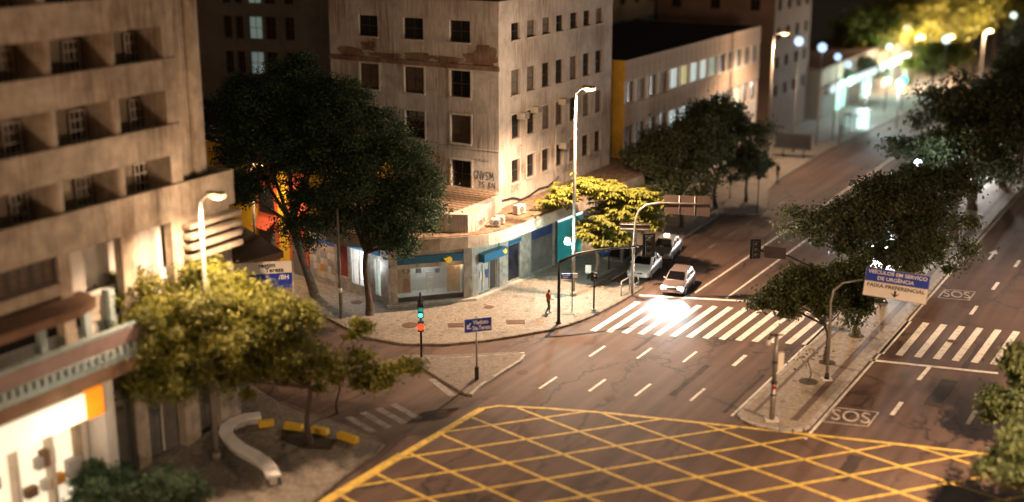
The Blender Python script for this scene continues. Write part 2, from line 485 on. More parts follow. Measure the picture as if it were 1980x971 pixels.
M_CARRED = mat('car_dusty_silver', (0.30, 0.23, 0.215), 0.3, metal=0.55, var=0.06, spec=0.6)
M_CARGLASS = mat('car_glass', (0.006, 0.006, 0.007), 0.06, var=0.1, spec=0.3)
M_TYRE = mat('tyre_rubber', (0.014, 0.014, 0.014), 0.85)
M_RIM = mat('wheel_rim', (0.35, 0.35, 0.35), 0.35, metal=0.7)
M_LENS = mat('unlit_headlight', (0.55, 0.55, 0.55), 0.12, spec=0.8)
M_PLATE = mat('number_plate', (0.42, 0.38, 0.36), 0.5)
M_TAIL = mat('tail_lamp_red', (0.35, 0.01, 0.01), 0.25)
M_SKIN = mat('skin', (0.32, 0.19, 0.13), 0.6, var=0.1)
M_HAIR = mat('dark_hair', (0.015, 0.011, 0.009), 0.6)
M_ORANGECLOTH = mat('orange_red_shirt', (0.42, 0.11, 0.035), 0.85)
M_GREYCLOTH = mat('grey_trousers', (0.10, 0.10, 0.12), 0.85)
M_DARKCLOTH = mat('dark_clothes', (0.02, 0.02, 0.022), 0.85)
M_REDDRESS = mat('red_dress_print', (0.25, 0.045, 0.03), 0.5)
M_POSTERTAN = mat('tan_poster_print', (0.36, 0.22, 0.12), 0.5, var=0.4)
M_PAPER = [mat('paper_%s' % n, c, 0.8, var=0.2) for n, c in (('white', (0.55, 0.53, 0.5)), ('cream', (0.5, 0.42, 0.3)), ('blue', (0.05, 0.10, 0.35)), ('orange', (0.55, 0.25, 0.04)), ('grey', (0.32, 0.31, 0.31)))]
M_LOGO = emit('yellow_logo', (1.0, 0.62, 0.01), 0.06)
M_GRAFFITI = mat('black_spray_paint', (0.02, 0.018, 0.018), 0.8)
M_GRAFFITIB = mat('faded_spray_paint', (0.13, 0.09, 0.065), 0.8)
M_REDPAINT = mat('orange_spray_paint', (0.35, 0.10, 0.03), 0.8)
M_YELLOWBLOCK = mat('yellow_kerb_paint', (0.75, 0.48, 0.04), 0.7, var=0.25)
M_INTERIOR = mat('shop_interior_grey', (0.42, 0.42, 0.42), 0.6, var=0.15)
M_PHONEBLUE = mat('phone_hood_blue', (0.02, 0.05, 0.12), 0.4)
M_KIOSK = mat('kiosk_grey', (0.25, 0.22, 0.19), 0.7, var=0.3)
M_FARWALL = mat('beige_render', (0.26, 0.21, 0.15), 0.85, var=0.25, scale=0.4, streak=0.3)
M_BROWNWALL = mat('brown_render', (0.15, 0.10, 0.075), 0.85, var=0.25, scale=0.4, streak=0.3)
M_TEALBAND = mat('teal_band', (0.05, 0.19, 0.17), 0.7, var=0.2)
M_PANELW = mat('facade_panel', (0.42, 0.33, 0.25), 0.8, var=0.3, scale=1.5, streak=0.35, streak_col=(0.16, 0.1, 0.07))
M_ROOFDARK = mat('dark_roof', (0.014, 0.012, 0.011), 0.95, var=0.4)

# ================================================================== the setting
random.seed(5)
road = MB()
road.face([(-600, -60, 0), (600, -60, 0), (600, 900, 0), (-600, 900, 0)])
road = tag(road.build('road', M_ASPHALT), kind='structure')

def along(p, d, t): return p + d * t
XS = Vector((-0.70, 0.714, 0))               # along the cross street, away to the left
XN = Vector((-0.714, -0.70, 0))              # from the wing towards the street

def ribbon(mb, pts, w, z):
    """flat painted line of width w through ground points"""
    pts = [Vector((p[0], p[1], 0)) for p in pts]
    for a, b in zip(pts, pts[1:]):
        d = (b - a).normalized(); n = Vector((-d.y, d.x, 0)) * w / 2
        mb.face([(a - n) + Vector((0, 0, z)), (b - n) + Vector((0, 0, z)), (b + n) + Vector((0, 0, z)), (a + n) + Vector((0, 0, z))])

# corner pavement
P0, P1 = G(755, 596), G(910, 582)            # the bevelled shop corner
wing_far = along(P0, XS, 60)
corner_kerb = [wing_far + XN * 3.6, P0 + XS * 8 + XN * 3.6, G(700, 652), G(780, 667), G(860, 668), G(940, 660), G(1000, 651), G(1060, 640), G(1100, 629),
               G(1130, 618), G(1165, 602), G(1200, 583), G(1240, 557), G(1173, 546), G(1322, 458), G(1392, 414), G(1464, 416), G(1484, 405), G(1485, 370), G(1505, 350), G(1598, 293)]
corner_kerb.append(corner_kerb[-1] + Vector((0.545, 0.84, 0)) * 200)
poly = corner_kerb + [corner_kerb[-1] + Vector((-140, 60, 0)), wing_far + Vector((-20, 60, 0))]
KZ = 0.13
pave = tag(MB().prism(poly, 0.0, KZ).build('corner_pavement', M_PLAZA), kind='structure')

def kerb_run(parent, pts, m, step=0.95, w=0.16, z=KZ + 0.012):
    me = MB().box(-step / 2 + 0.02, step / 2 - 0.02, -w, 0.03, 0, z).mesh('kerb_stone', m)
    for a, b in zip(pts, pts[1:]):
        d = b - a; n = max(1, int(round(d.length / step)))
        an = math.atan2(d.y, d.x)
        for i in range(n):
            p = a + d * ((i + 0.5) / n)
            inst('kerb_stone', me, parent, (p.x, p.y, random.uniform(-0.015, 0.012)), (0, 0, an + random.uniform(-0.02, 0.02)), (d.length / n / step, 1, 1))
kerb_run(pave, corner_kerb[2:13], M_KERBDIRT)
kerb_run(pave, corner_kerb[13:19], M_KERBDIRT, 1.6)

# manhole lids and tree pits in the corner pavement
def grate(x, y, w, d, rz):
    p = G(x, y, KZ)
    mb = MB().box(-w / 2, w / 2, -d / 2, d / 2, 0.004, 0.02)
    for i in range(7):
        mb.box(-w / 2 + 0.05 + i * (w - 0.1) / 7, -w / 2 + 0.05 + i * (w - 0.1) / 7 + 0.06, -d / 2 + 0.05, d / 2 - 0.05, 0.02, 0.032)
    return mb.build('drain_grate', M_RUST, pave, p, rz)
grate(883, 629, 1.1, 0.8, 0.1); grate(997, 623, 1.2, 0.8, 0.05)
for (x, y, r) in ((793, 629, 0.55), (875, 719, 0.4), (690, 585, 0.4), (945, 594, 0.35)):
    if y > 700: continue
    MB().prism([(r * math.cos(k * math.pi / 8), r * math.sin(k * math.pi / 8)) for k in range(16)], 0.003, 0.012).build('manhole_cover', M_RUST, pave, G(x, y, KZ))

# near-left pavement in front of the balcony building
lk = [G(560, 1010), G(660, 925), G(722, 880), G(738, 862), G(715, 846), G(660, 826), G(600, 806), G(540, 782)]
lk.append(lk[-1] + Vector((-0.62, 0.785, 0)) * 60)
near_poly = [G(560, 1010) - AX * 30] + lk + [lk[-1] + Vector((-60, 0, 0)), Vector((-90, 20, 0))]
near = tag(MB().prism(near_poly, 0.0, KZ).build('near_pavement', M_PLAZA), kind='structure')
kerb_run(near, lk[:8], M_KERBDIRT)

# traffic island
isl = [G(778, 690), G(850, 690), G(1000, 684), G(1016, 689), G(1010, 699), G(970, 724), G(930, 750), G(912, 767), G(897, 764), G(850, 735)]
island = tag(MB().prism(isl, 0.0, KZ).build('traffic_island', M_BAND), kind='structure')
island.data.materials[0] = mosaic_mat('island_setts', (0.19, 0.15, 0.12), (0.12, 0.095, 0.075), (0.08, 0.06, 0.05))
kerb_run(island, isl[3:8], M_KERB)

# median
mL, mR = G(1437, 800), G(1560, 825)
wM = (mR - mL).dot(NX)
m0 = mL.dot(NX)
def med(s, n):                                # s metres along the avenue from the median's tip, n across it
    return AX * (mL.dot(AX) + s) + NX * (m0 + n)
tip = [med(0, 0)]
for k in range(9):
    a = math.pi * k / 8
    tip.append(med(-1.25 * math.sin(a) ** 0.8, wM / 2 - wM / 2 * math.cos(a)))
tip.append(med(0, wM))
mpoly = tip + [med(260, wM), med(260, 0)]
median = tag(MB().prism([(p.x, p.y) for p in mpoly], 0.0, KZ).build('median', M_MEDIAN), kind='structure')
kerb_run(median, [med(90, 0), med(0, 0)] + tip[1:] + [med(90, wM)], M_KERB, 1.0, 0.22)
for n0, n1 in ((wM - 0.95, wM - 0.55),):
    mb = MB(); ribbon(mb, [med(0.2, (n0 + n1) / 2), med(90, (n0 + n1) / 2)], n1 - n0, KZ + 0.004); mb.build('brown_paving_band', M_BAND, median)
mb = MB(); ribbon(mb, [med(0.2, 0.55), med(90, 0.55)], 0.22, KZ + 0.004); mb.build('brown_paving_band', M_BAND, median)
def tree_pit(p, r=0.5):
    return MB().prism([(r * math.cos(k * math.pi / 6), r * math.sin(k * math.pi / 6)) for k in range(12)], 0.004, 0.014).build('tree_pit', M_SOIL, median, (p.x, p.y, KZ))

# right-hand pavement across the avenue
rp = med(0, wM + 17.5)
tag(MB().prism([(p.x, p.y) for p in (med(-60, wM + 17.5), med(300, wM + 17.5), med(300, wM + 60), med(-60, wM + 60))], 0, KZ).build('right_pavement', M_PLAZA), kind='structure')

# ------------------------------------------------------------------ road markings (children of the road)
def mark(name, pts, w, m=M_WHITEPAINT, z=0.004):
    mb = MB(); ribbon(mb, pts, w, z); return mb.build(name, m, road)
def stripe_row(name, a0, a1, b0, b1, n, w):
    """n stripes: the first from a0 to a1, the last from b0 to b1"""
    for i in range(n):
        t = i / (n - 1)
        mark(name, [a0.lerp(b0, t), a1.lerp(b1, t)], w)
stripe_row('crosswalk_stripe', G(1146, 640), G(1234, 584), G(1556, 667), G(1628, 606), 14, 0.42)
stripe_row('crosswalk_stripe', G(1702, 684), G(1757, 621), G(1921, 705), G(1966, 641), 7, 0.42)
stripe_row('crosswalk_stripe', G(1959, 709), G(2002, 645), G(1998, 713), G(2038, 649), 2, 0.42)
mark('stop_line', [G(1236, 571), G(1452, 583)], 0.30)
mark('stop_line', [G(1680, 696), G(1930, 722)], 0.32)
for p in ((1060, 740), (1155, 745), (1243, 754), (1349, 763), (1155, 679), (1246, 683), (1334, 690), (1430, 697), (1734, 790), (1879, 807), (1925, 553), (1883, 600), (1967, 510), (2010, 822)):
    g = G(*p); mark('lane_dash', [g - AX * 1.05, g + AX * 1.05], 0.17 if p[1] < 780 and p[0] < 1400 else 0.24)
mark('lane_line', [G(1343, 567), G(1343, 567) + AX * 55], 0.15)
mark('lane_line', [G(1404, 577), G(1404, 577) + AX * 60], 0.15)
for k in range(6):
    g = G(1330, 505) + AX * (k * 4.2); mark('parking_dash', [g, g + AX * 1.6], 0.12, M_WORNPAINT)
mark('edge_line', [med(-0.6, -0.42), med(120, -0.42)], 0.14)
mark('edge_line', [med(-1.6, wM + 0.42), med(120, wM + 0.42)], 0.16)
mark('centre_tick', [G(1776, 735), G(1797, 710)], 0.24)
mark('island_line', [G(852, 697), G(1008, 687)], 0.12, M_WORNPAINT, 0.136)
mark('island_line', [G(975, 684) , G(1014, 682)], 0.12)
mark('lane_dash', [G(835, 733), G(876, 766)], 0.4, M_WORNPAINT)
for k in range(4):                            # crossing over the side street
    a = G(672, 806) + Vector((.785, .62, 0)) * .95 * k; mark('crosswalk_stripe', [a, a + Vector((0.62, -0.785, 0)) * 2.6], 0.42, M_WORNPAINT)
# arrow painted in the right lane
g = G(1913, 500)
mb = MB(); ribbon(mb, [g - AX * 0.3, g + AX * 1.6], 0.16, 0.004)
mb.face([g + AX * 1.6 + NX * 0.34 + Vector((0, 0, .004)), g + AX * 2.7 + Vector((0, 0, .004)), g + AX * 1.6 - NX * 0.34 + Vector((0, 0, .004))])
mb.build('lane_arrow', M_WHITEPAINT, road)
# SOS boxes
def sos(cx, cy, w, h):
    g = G(cx, cy)
    mb = MB()
    X, Y = Vector((0.955, -0.296, 0)), AX
    c = [g - X * w / 2 - Y * h / 2, g + X * w / 2 - Y * h / 2, g + X * w / 2 + Y * h / 2, g - X * w / 2 + Y * h / 2]
    for a, b in zip(c, c[1:] + c[:1]): ribbon(mb, [a, b], 0.10, 0.004)
    mb.build('marking_frame', M_FADEDPAINT, road)
    o = lettering('SOS', h * 0.98, M_FADEDPAINT, road, (g.x, g.y, -0.006), (0, 0, math.atan2(X.y, X.x)), bold=0.0, width=w * 0.86)
sos(1645, 806, 2.3, 2.2); sos(1850, 570, 2.0, 2.2)

# iron covers and repaired patches in the asphalt
for (x, y, r) in ((1372, 690, .34), (1180, 770, .36), (1555, 905, .36), (1725, 690, .3), (1010, 720, .34), (875, 800, .36), (1500, 470, .34), (1840, 660, .32)):
    MB().prism([(r * math.cos(k * math.pi / 8), r * math.sin(k * math.pi / 8)) for k in range(16)], .001, .006).build('manhole_cover', M_RUST, road, G(x, y))
M_PATCH = mat('patched_asphalt', (0.045, 0.031, 0.025), 0.85, var=0.5, scale=1.2, bump=0.3)
for i, (x, y, l, w_) in enumerate(((1335, 735, 5.5, .32), (1560, 560, 7, .5), (1820, 760, 4.5, .9), (1250, 660, 4, .28), (1880, 690, 5, .35), (1640, 905, 3.2, .7), (1440, 760, 6.5, .22))):
    g = G(x, y); rg = random.Random(i); pts_ = []
    for k in range(9): pts_.append(g + AX * (l * (k / 8 - .5)) + NX * (w_ / 2 + rg.uniform(-.06, .06)))
    for k in range(9): pts_.append(g + AX * (l * (.5 - k / 8)) - NX * (w_ / 2 + rg.uniform(-.06, .06)))
    q = MB(); q.prism([(p.x, p.y) for p in pts_], -.01, .0022); q.build('asphalt_patch', M_PATCH, road)

# yellow box junction
BZ = 0.004
D1, D2 = Vector((math.cos(R(-45)), math.sin(R(-45)), 0)), Vector((math.cos(R(20)), math.sin(R(20)), 0))
bound = [G(775, 882), G(932, 790), G(965, 785), G(1060, 790), G(1163, 798), G(1300, 812), G(1430, 826), G(1700, 855), G(1920, 880), G(2100, 905), G(2100, 1160), G(560, 1160), G(600, 985)]
def clip(p, d, poly):
    ts = []
    for a, b in zip(poly, poly[1:] + poly[:1]):
        e = b - a; den = d.x * e.y - d.y * e.x
        if abs(den) < 1e-9: continue
        w = a - p
        t = (w.x * e.y - w.y * e.x) / den; u = (w.x * d.y - w.y * d.x) / den
        if 0 <= u <= 1: ts.append(t)
    ts.sort()
    return [(p + d * ts[i], p + d * ts[i + 1]) for i in range(0, len(ts) - 1, 2)]
n1, n2 = Vector((-D1.y, D1.x, 0)), Vector((-D2.y, D2.x, 0))
base1, base2 = G(1163, 799), G(1000, 892)
sp1 = (G(1347, 816) - base1).dot(n1)
sp2 = (G(1000, 935) - base2).dot(n2)
for k in range(-9, 8):
    for a, b in clip(base1 + n1 * sp1 * k, D1, bound):
        if (b - a).length > 0.8: mark('box_junction_line', [a, b], 0.17, M_YELLOWPAINT, 0.008)
for k in range(-4, 9):
    for a, b in clip(base2 + n2 * sp2 * k, D2, bound):
        if (b - a).length > 0.8: mark('box_junction_line', [a, b], 0.17, M_YELLOWPAINT, 0.004)
for a, b in zip(bound[1:9], bound[2:10]): mark('box_junction_edge', [a, b + (b - a).normalized() * 0.05], 0.24, M_YELLOWPAINT, 0.012)
mark('box_junction_edge', [bound[1], bound[0]], 0.42, M_YELLOWPAINT, 0.012)
mark('box_junction_edge', [G(778, 879), G(560, 1012)], 0.55, M_YELLOWPAINT, 0.016)

# ================================================================== buildings
def ray(x, y):
    u, v = (x - 990) / FPX, (y - 485.5) / FPX
    return Vector((u, CP - v * SP, -SP - v * CP))
def on_plane(x, y, p, d):
    """(s, z) where the sight line through a photo pixel meets the upright plane through p along d"""
    r = ray(x, y); n = Vector((-d.y, d.x, 0))
    t = (p.x * n.x + p.y * n.y) / (r.x * n.x + r.y * n.y)
    q = r * t
    return ((q.x - p.x) * d.x + (q.y - p.y) * d.y, CAM_H + q.z)
def rect_px(p, d, x0, x1, y0, y1):
    ym, xm = (y0 + y1) / 2, (x0 + x1) / 2
    s0, s1 = on_plane(x0, ym, p, d)[0], on_plane(x1, ym, p, d)[0]
    return (min(s0, s1), max(s0, s1), on_plane(xm, y1, p, d)[1], on_plane(xm, y0, p, d)[1])

def wall_grid(mb, s0, s1, z0, z1, holes, M, depth=0.25):
    """a wall face in the plane y = 0 of frame M (outside is -y) with real openings and their reveals"""
    xs = sorted({s0, s1, *[h[0] for h in holes], *[h[1] for h in holes]})
    zs = sorted({z0, z1, *[h[2] for h in holes], *[h[3] for h in holes]})
    xs = [x for x in xs if s0 <= x <= s1]; zs = [z for z in zs if z0 <= z <= z1]
    T = lambda x, y, z: tuple(M @ Vector((x, y, z)))
    for a, b in zip(xs, xs[1:]):
        for c, d in zip(zs, zs[1:]):
            cx, cz = (a + b) / 2, (c + d) / 2
            if any(h[0] < cx < h[1] and h[2] < cz < h[3] for h in holes): continue
            mb.face([T(a, 0, c), T(b, 0, c), T(b, 0, d), T(a, 0, d)])
    for (a, b, c, d) in holes:
        mb.face([T(a, 0, c), T(a, depth, c), T(b, depth, c), T(b, 0, c)][::-1])
        mb.face([T(a, 0, d), T(b, 0, d), T(b, depth, d), T(a, depth, d)][::-1])
        mb.face([T(a, 0, c), T(a, 0, d), T(a, depth, d), T(a, depth, c)][::-1])
        mb.face([T(b, 0, c), T(b, depth, c), T(b, depth, d), T(b, 0, d)][::-1])

WIN_CACHE = {}
def window(parent, M, s0, s1, z0, z1, frame_m, glass_m, cols=2, rows=2, depth=0.2, fw=0.06, surround=None, sill=True, pane_m2=None):
    """window part (frame and glazing bars) with pane and sill as sub-parts, its mesh centred on the sill"""
    w, h = round(s1 - s0, 3), round(z1 - z0, 3)
    key = (w, h, frame_m.name, cols, rows, fw)
    if key not in WIN_CACHE:
        f = MB(); e = 0.004
        f.box(-w / 2 + e, -w / 2 + fw, -0.03, 0.04, e, h - e); f.box(w / 2 - fw, w / 2 - e, -0.03, 0.04, e, h - e)
        f.box(-w / 2 + fw, w / 2 - fw, -0.03, 0.04, e, fw); f.box(-w / 2 + fw, w / 2 - fw, -0.03, 0.04, h - fw, h - e)
        for c in range(1, cols): x = -w / 2 + w * c / cols; f.box(x - fw * 0.35, x + fw * 0.35, -0.02, 0.03, fw, h - fw)
        for r in range(1, rows): z = h * r / rows; f.box(-w / 2 + fw, w / 2 - fw, -0.025, 0.035, z - fw * 0.4, z + fw * 0.4)
        p = MB(); p.face([(-w / 2, 0.02, 0), (w / 2, 0.02, 0), (w / 2, 0.02, h), (-w / 2, 0.02, h)])
        sl = MB().box(-w / 2 - 0.08, w / 2 + 0.08, -depth - 0.09, -depth + 0.02, -0.10, -0.005)
        if True:
            sr = MB(); g = 0.13
            sr.box(-w / 2 - g, -w / 2 - 0.004, -depth - 0.04, -depth + 0.01, 0, h); sr.box(w / 2 + 0.004, w / 2 + g, -depth - 0.04, -depth + 0.01, 0, h)
            sr.box(-w / 2 - g, w / 2 + g, -depth - 0.043, -depth + 0.01, h + 0.004, h + g)
        WIN_CACHE[key] = (f, p, sl, sr)
    f, p, sl, sr = WIN_CACHE[key]
    kf = key + ('mesh',)
    if kf not in WIN_CACHE: WIN_CACHE[kf] = (f.mesh('window', frame_m), sl.mesh('sill', M_SURROUND), sr.mesh('surround', M_SURROUND))
    kp = key + (glass_m.name,)
    if kp not in WIN_CACHE: WIN_CACHE[kp] = p.mesh('pane', glass_m)
    fm, sm, srm = WIN_CACHE[kf]
    pos = M @ Vector(((s0 + s1) / 2, depth, z0))
    ang = M.to_euler().z
    o = inst('window', fm, parent, pos, (0, 0, ang))
    inst('pane', WIN_CACHE[kp], o)
    if sill: inst('sill', sm, o)
    if surround: inst('surround', srm, o)
    return o

def frame_in(root_loc, root_rz, p, d):
    """matrix of an upright frame (x along d, y inwards to its left) in a root's local space"""
    rootM = Matrix.Translation(Vector((root_loc[0], root_loc[1], 0))) @ Matrix.Rotation(root_rz, 4, 'Z')
    fr = Matrix.Translation(Vector((p[0], p[1], 0))) @ Matrix.Rotation(math.atan2(d[1], d[0]), 4, 'Z')
    return rootM.inverted() @ fr

def ribbon_stroke(mb, pts, w, y=-0.012):
    for a, b in zip(pts, pts[1:]):
        a, b = Vector((a[0], 0, a[1])), Vector((b[0], 0, b[1]))
        d = b - a
        if d.length < 1e-4: continue
        d.normalize(); n = Vector((-d.z, 0, d.x)) * w / 2
        a = a - d * w * 0.3; b = b + d * w * 0.3
        mb.face([(a - n) + Vector((0, y, 0)), (b - n) + Vector((0, y, 0)), (b + n) + Vector((0, y, 0)), (a + n) + Vector((0, y, 0))])

GLYPH = {'G': [[(.9, .8), (.5, 1), (.1, .7), (.1, .2), (.5, 0), (.9, .3), (.5, .45)]], 'N': [[(0, 0), (.15, 1), (.75, 0), (.95, 1)]], 'V': [[(0, 1), (.4, 0), (.9, 1)]],
         'S': [[(.85, .9), (.4, 1), (.1, .7), (.7, .4), (.6, .05), (.05, .1)]], 'M': [[(0, 0), (.2, 1), (.5, .3), (.8, 1), (1, 0)]], 'T': [[(0, 1), (1, .9)], [(.5, .95), (.4, 0)]],
         'B': [[(.1, 0), (.15, 1), (.7, .8), (.2, .55), (.8, .3), (.1, 0)]], 'U': [[(0, 1), (.1, .1), (.6, 0), (.9, 1)]], 'R': [[(.05, 0), (.1, 1), (.75, .8), (.15, .5), (.85, 0)]], 'Z': [[(0, 1), (.9, 1), (.1, 0), (.9, .05)]],
         'O': [[(.5, 1), (.05, .5), (.5, 0), (.95, .5), (.5, 1)]], 'A': [[(0, 0), (.5, 1), (.9, 0)], [(.2, .4), (.8, .45)]], '-': [[(0, .5), (1, .55)]]}
def graffiti(parent, M, s, z, txt, h, w, m, stroke=0.05, seed=0):
    rnd = random.Random(seed); mb = MB()
    for i, ch in enumerate(txt):
        if ch == ' ': continue
        for st in GLYPH[ch]:
            ribbon_stroke(mb, [(s + i * w + x * w * 0.95 + rnd.uniform(-.03, .03), z + y * h + rnd.uniform(-.05, .05) * h) for x, y in st], stroke)
    o = mb.build('graffiti', m, parent)
    o.matrix_local = M
    return o

# ------------------------------------------------------------------ the corner building
CB = G(965, 405, 5.0)
cb = thing('corner_building', 'weathered cream four-storey corner building with shops under a rounded canopy', 'building', (CB.x, CB.y, 0), A_ROT)
I4 = Matrix.Identity(4)
LEN_R, LEN_L = 18.0, 14.6
ML = frame_in(CB, A_ROT, CB - NX * LEN_L, NX)          # left face, running towards the corner
s_corner = LEN_L
pl, dl = CB - NX * LEN_L, NX
TOP = on_plane(965, 3, CB, AX)[1]
left_rows = [(40, 82), (137, 188), (223, 277), (310, 362)]
left_cols = [(694, 736), (777, 825), (868, 912)]
lholes, lwins = [], []
zrows = [rect_px(pl, dl, 868, 912, a, b)[2:] for a, b in left_rows]
for ci, (x0, x1) in enumerate(left_cols):
    c0 = rect_px(pl, dl, x0, x1, 137, 188)
    cx = (c0[0] + c0[1]) / 2
    for ri, (z0, z1) in enumerate(zrows):
        h = (cx - 0.85, cx + 0.85, z0, z1); lholes.append(h); lwins.append((h, ri, ci))
right_cols = [on_plane(x, y, CB, AX)[0] for x, y in ((997, 160), (1027, 150), (1056, 142), (1082, 133), (1109, 125), (1134, 118), (1158, 111))]
rz = [rect_px(CB, AX, 990, 1004, a, b)[2:] for a, b in ((44, 77), (135, 183), (221, 268), (308, 353))]
rholes, rwins = [], []
for ci, s in enumerate(right_cols):
    for ri, (z0, z1) in enumerate(rz):
        h = (s - 0.62, s + 0.62, z0, z1); rholes.append(h); rwins.append((h, ri, ci))
w = MB(); wall_grid(w, 0, LEN_L, 5.0, TOP, lholes, ML)
w.build('left_wall', M_PLASTER, cb)
w = MB(); wall_grid(w, 0, LEN_R, 5.0, TOP, rholes, I4)
w.build('avenue_wall', M_PLASTER, cb)
w = MB(); w.face([(LEN_R, 0, 0), (LEN_R, LEN_L, 0), (LEN_R, LEN_L, TOP), (LEN_R, 0, TOP)]); w.face([(LEN_R, LEN_L, 0), (0, LEN_L, 0), (0, LEN_L, TOP), (LEN_R, LEN_L, TOP)])
w.build('rear_wall', M_PLASTER, cb)
MB().box(-0.12, LEN_R + .1, -0.12, LEN_L + .1, TOP + 0.002, TOP + 0.22).build('roof', M_ROOFDARK, cb)
zl0, zl1 = on_plane(890, 133, pl, dl)[1], on_plane(890, 124, pl, dl)[1]
led = MB()
led.box(-0.02, LEN_L + 0.10, -0.12, -0.004, zl0, zl1, ML)
led.build('cornice', M_STAIN, cb)
zb1 = on_plane(890, 98, pl, dl)[1]
st = MB()
rr = random.Random(3)                        # peeling patches above the cornice, each with its own ragged outline
def patch(x0, x1, z0, z1, n=22, M=ML, y=-0.006, seed=0):
    r2 = random.Random(seed); cx, cz = (x0 + x1) / 2, (z0 + z1) / 2
    pts = []
    for k in range(n):
        a = 2 * math.pi * k / n; q = r2.uniform(0.65, 1.05)
        c, s_ = math.cos(a), math.sin(a)
        pts.append((cx + (x1 - x0) / 2 * q * math.copysign(abs(c) ** .6, c), cz + (z1 - z0) / 2 * q * math.copysign(abs(s_) ** .6, s_)))
    st.face([tuple(M @ Vector((p[0], y, p[1]))) for p in pts])
for i, (a, b, c, d) in enumerate(((11.6, 14.58, .0, .95), (9.0, 11.9, .02, .5), (6.4, 9.5, .0, .62), (3.4, 6.8, .05, .45), (0.4, 3.4, .0, .7), (2.8, 4.2, .4, 1.2), (12.6, 14.5, .5, 1.5))):
    patch(a, b, zl1 + c, zl1 + d, seed=i, y=-0.005 - i * 0.0015)
st.build('peeling_patch', M_STAIN, cb)
# thin string courses under the sills
tr = MB()
for (z0, z1) in zrows[2:]:
    tr.box(0, LEN_L + .03, -0.035, -0.003, z0 - 0.33, z0 - 0.26, ML)
tr.box(0, LEN_L + .08, -0.09, -0.003, zrows[3][0] - 0.75, zrows[3][0] - 0.62, ML)
tr.build('string_course', M_SURROUND, cb)
rnd = random.Random(11)
for (h, ri, ci) in lwins:
    gm = {(1, 0): M_BLIND, (1, 1): M_BLIND, (2, 2): M_BLIND}.get((ri, ci), M_GLASS)
    window(cb, ML, *h, M_FRAMED, gm if ri else M_VOID, cols=2, rows=2 if ri != 2 else 4, surround=ri > 0)
for (h, ri, ci) in rwins:
    window(cb, I4, *h, M_FRAMED, rnd.choice([M_GLASS, M_GLASS, M_BLIND, M_GLASS, M_CURTAIN]), cols=1, rows=2, surround=ri > 1)
# graffiti on both faces
s0, z0 = on_plane(916, 345, pl, dl)
graffiti(cb, ML, s0, z0, 'GNVSM', 0.6, 0.33, M_GRAFFITI, 0.045, 1)
s0, z0 = on_plane(925, 361, pl, dl)
graffiti(cb, ML, s0, z0, 'TS BN', 0.4, 0.28, M_GRAFFITI, 0.04, 2)
s0, z0 = on_plane(918, 311, pl, dl)
graffiti(cb, ML, s0, z0, 'SSUS-', 0.16, 0.24, M_GRAFFITIB, 0.03, 3)
s0, z0 = on_plane(855, 347, pl, dl)
graffiti(cb, ML, s0 - .2, z0, 'GZ', 0.5, 0.26, M_GRAFFITIB, 0.04, 4)
for i, (x, y, t, hh) in enumerate(((1008, 330, 'RZ', .6), (1013, 345, 'A', .5), (1035, 310, 'BS', .6), (1064, 300, 'RU', .6), (1086, 330, 'SNUTS', .55), (1138, 308, 'TNVLA'.replace('L', 'N'), .55), (1145, 295, 'RZS', .5), (1000, 290, 'VT', .5), (1045, 258, 'TUT', .4), (1085, 255, 'AT', .4))):
    s0, z0 = on_plane(x, y, CB, AX)
    graffiti(cb, I4, s0, z0 - .2, t, hh, 0.38, M_GRAFFITIB if i != 4 else M_GRAFFITI, 0.045, 10 + i)
s0, z0 = on_plane(988, 372, CB, AX)
graffiti(cb, I4, s0, z0, 'ZUR', 0.5, 0.35, M_REDPAINT, 0.05, 30)
# drooping cable and downpipe on the avenue face
pts = [on_plane(x, y, CB, AX) for x, y in ((966, 388), (990, 382), (1006, 386), (1022, 378), (1040, 365), (1058, 360), (1073, 348), (1078, 342))]
MB().tube([(p[0], -0.09, p[1]) for p in pts], 0.06, 6).build('cable', M_BLACK, cb)
pts = [on_plane(1072, 247, CB, AX), on_plane(1075, 352, CB, AX)]
MB().tube([(pts[0][0], -0.1, pts[0][1]), (pts[0][0], -0.1, pts[1][1])], 0.07, 8).build('downpipe', M_SURROUND, cb)

# canopy, parapet and shops (all parts of the corner building)
inv = (Matrix.Translation(Vector((CB.x, CB.y, 0))) @ Matrix.Rotation(A_ROT, 4, 'Z')).inverted()
def cl(p): q = inv @ Vector((p[0], p[1], 0)); return (q.x, q.y)
CZ0, CZ1 = 4.15, 5.0
can = [G(x, y, CZ1) for x, y in ((604, 432), (630, 443), (660, 450), (720, 459), (790, 462), (850, 460), (905, 456), (945, 451), (975, 444), (1010, 431), (1050, 416), (1110, 393), (1150, 378))]
DR = (G(1110, 500) - P1); DR.normalize()
can.append(can[-1] + AX * 9)
inner = [CB + AX * 26 - NX * 2, CB - NX * 12 + AX * 4]
canp = [cl(p) for p in can] + [cl(inner[0]), cl(inner[1])]
MB().prism(canp, CZ0, CZ1 - 0.04).build('canopy', M_FASCIA, cb)
cen = [cl(p + (-p + CB).normalized() * 0.08) for p in can] + [cl(inner[0]), cl(inner[1])]
MB().prism(cen, CZ1 - 0.038, CZ1 + 0.02).build('canopy_roofing', M_ROOFTILE, cb)
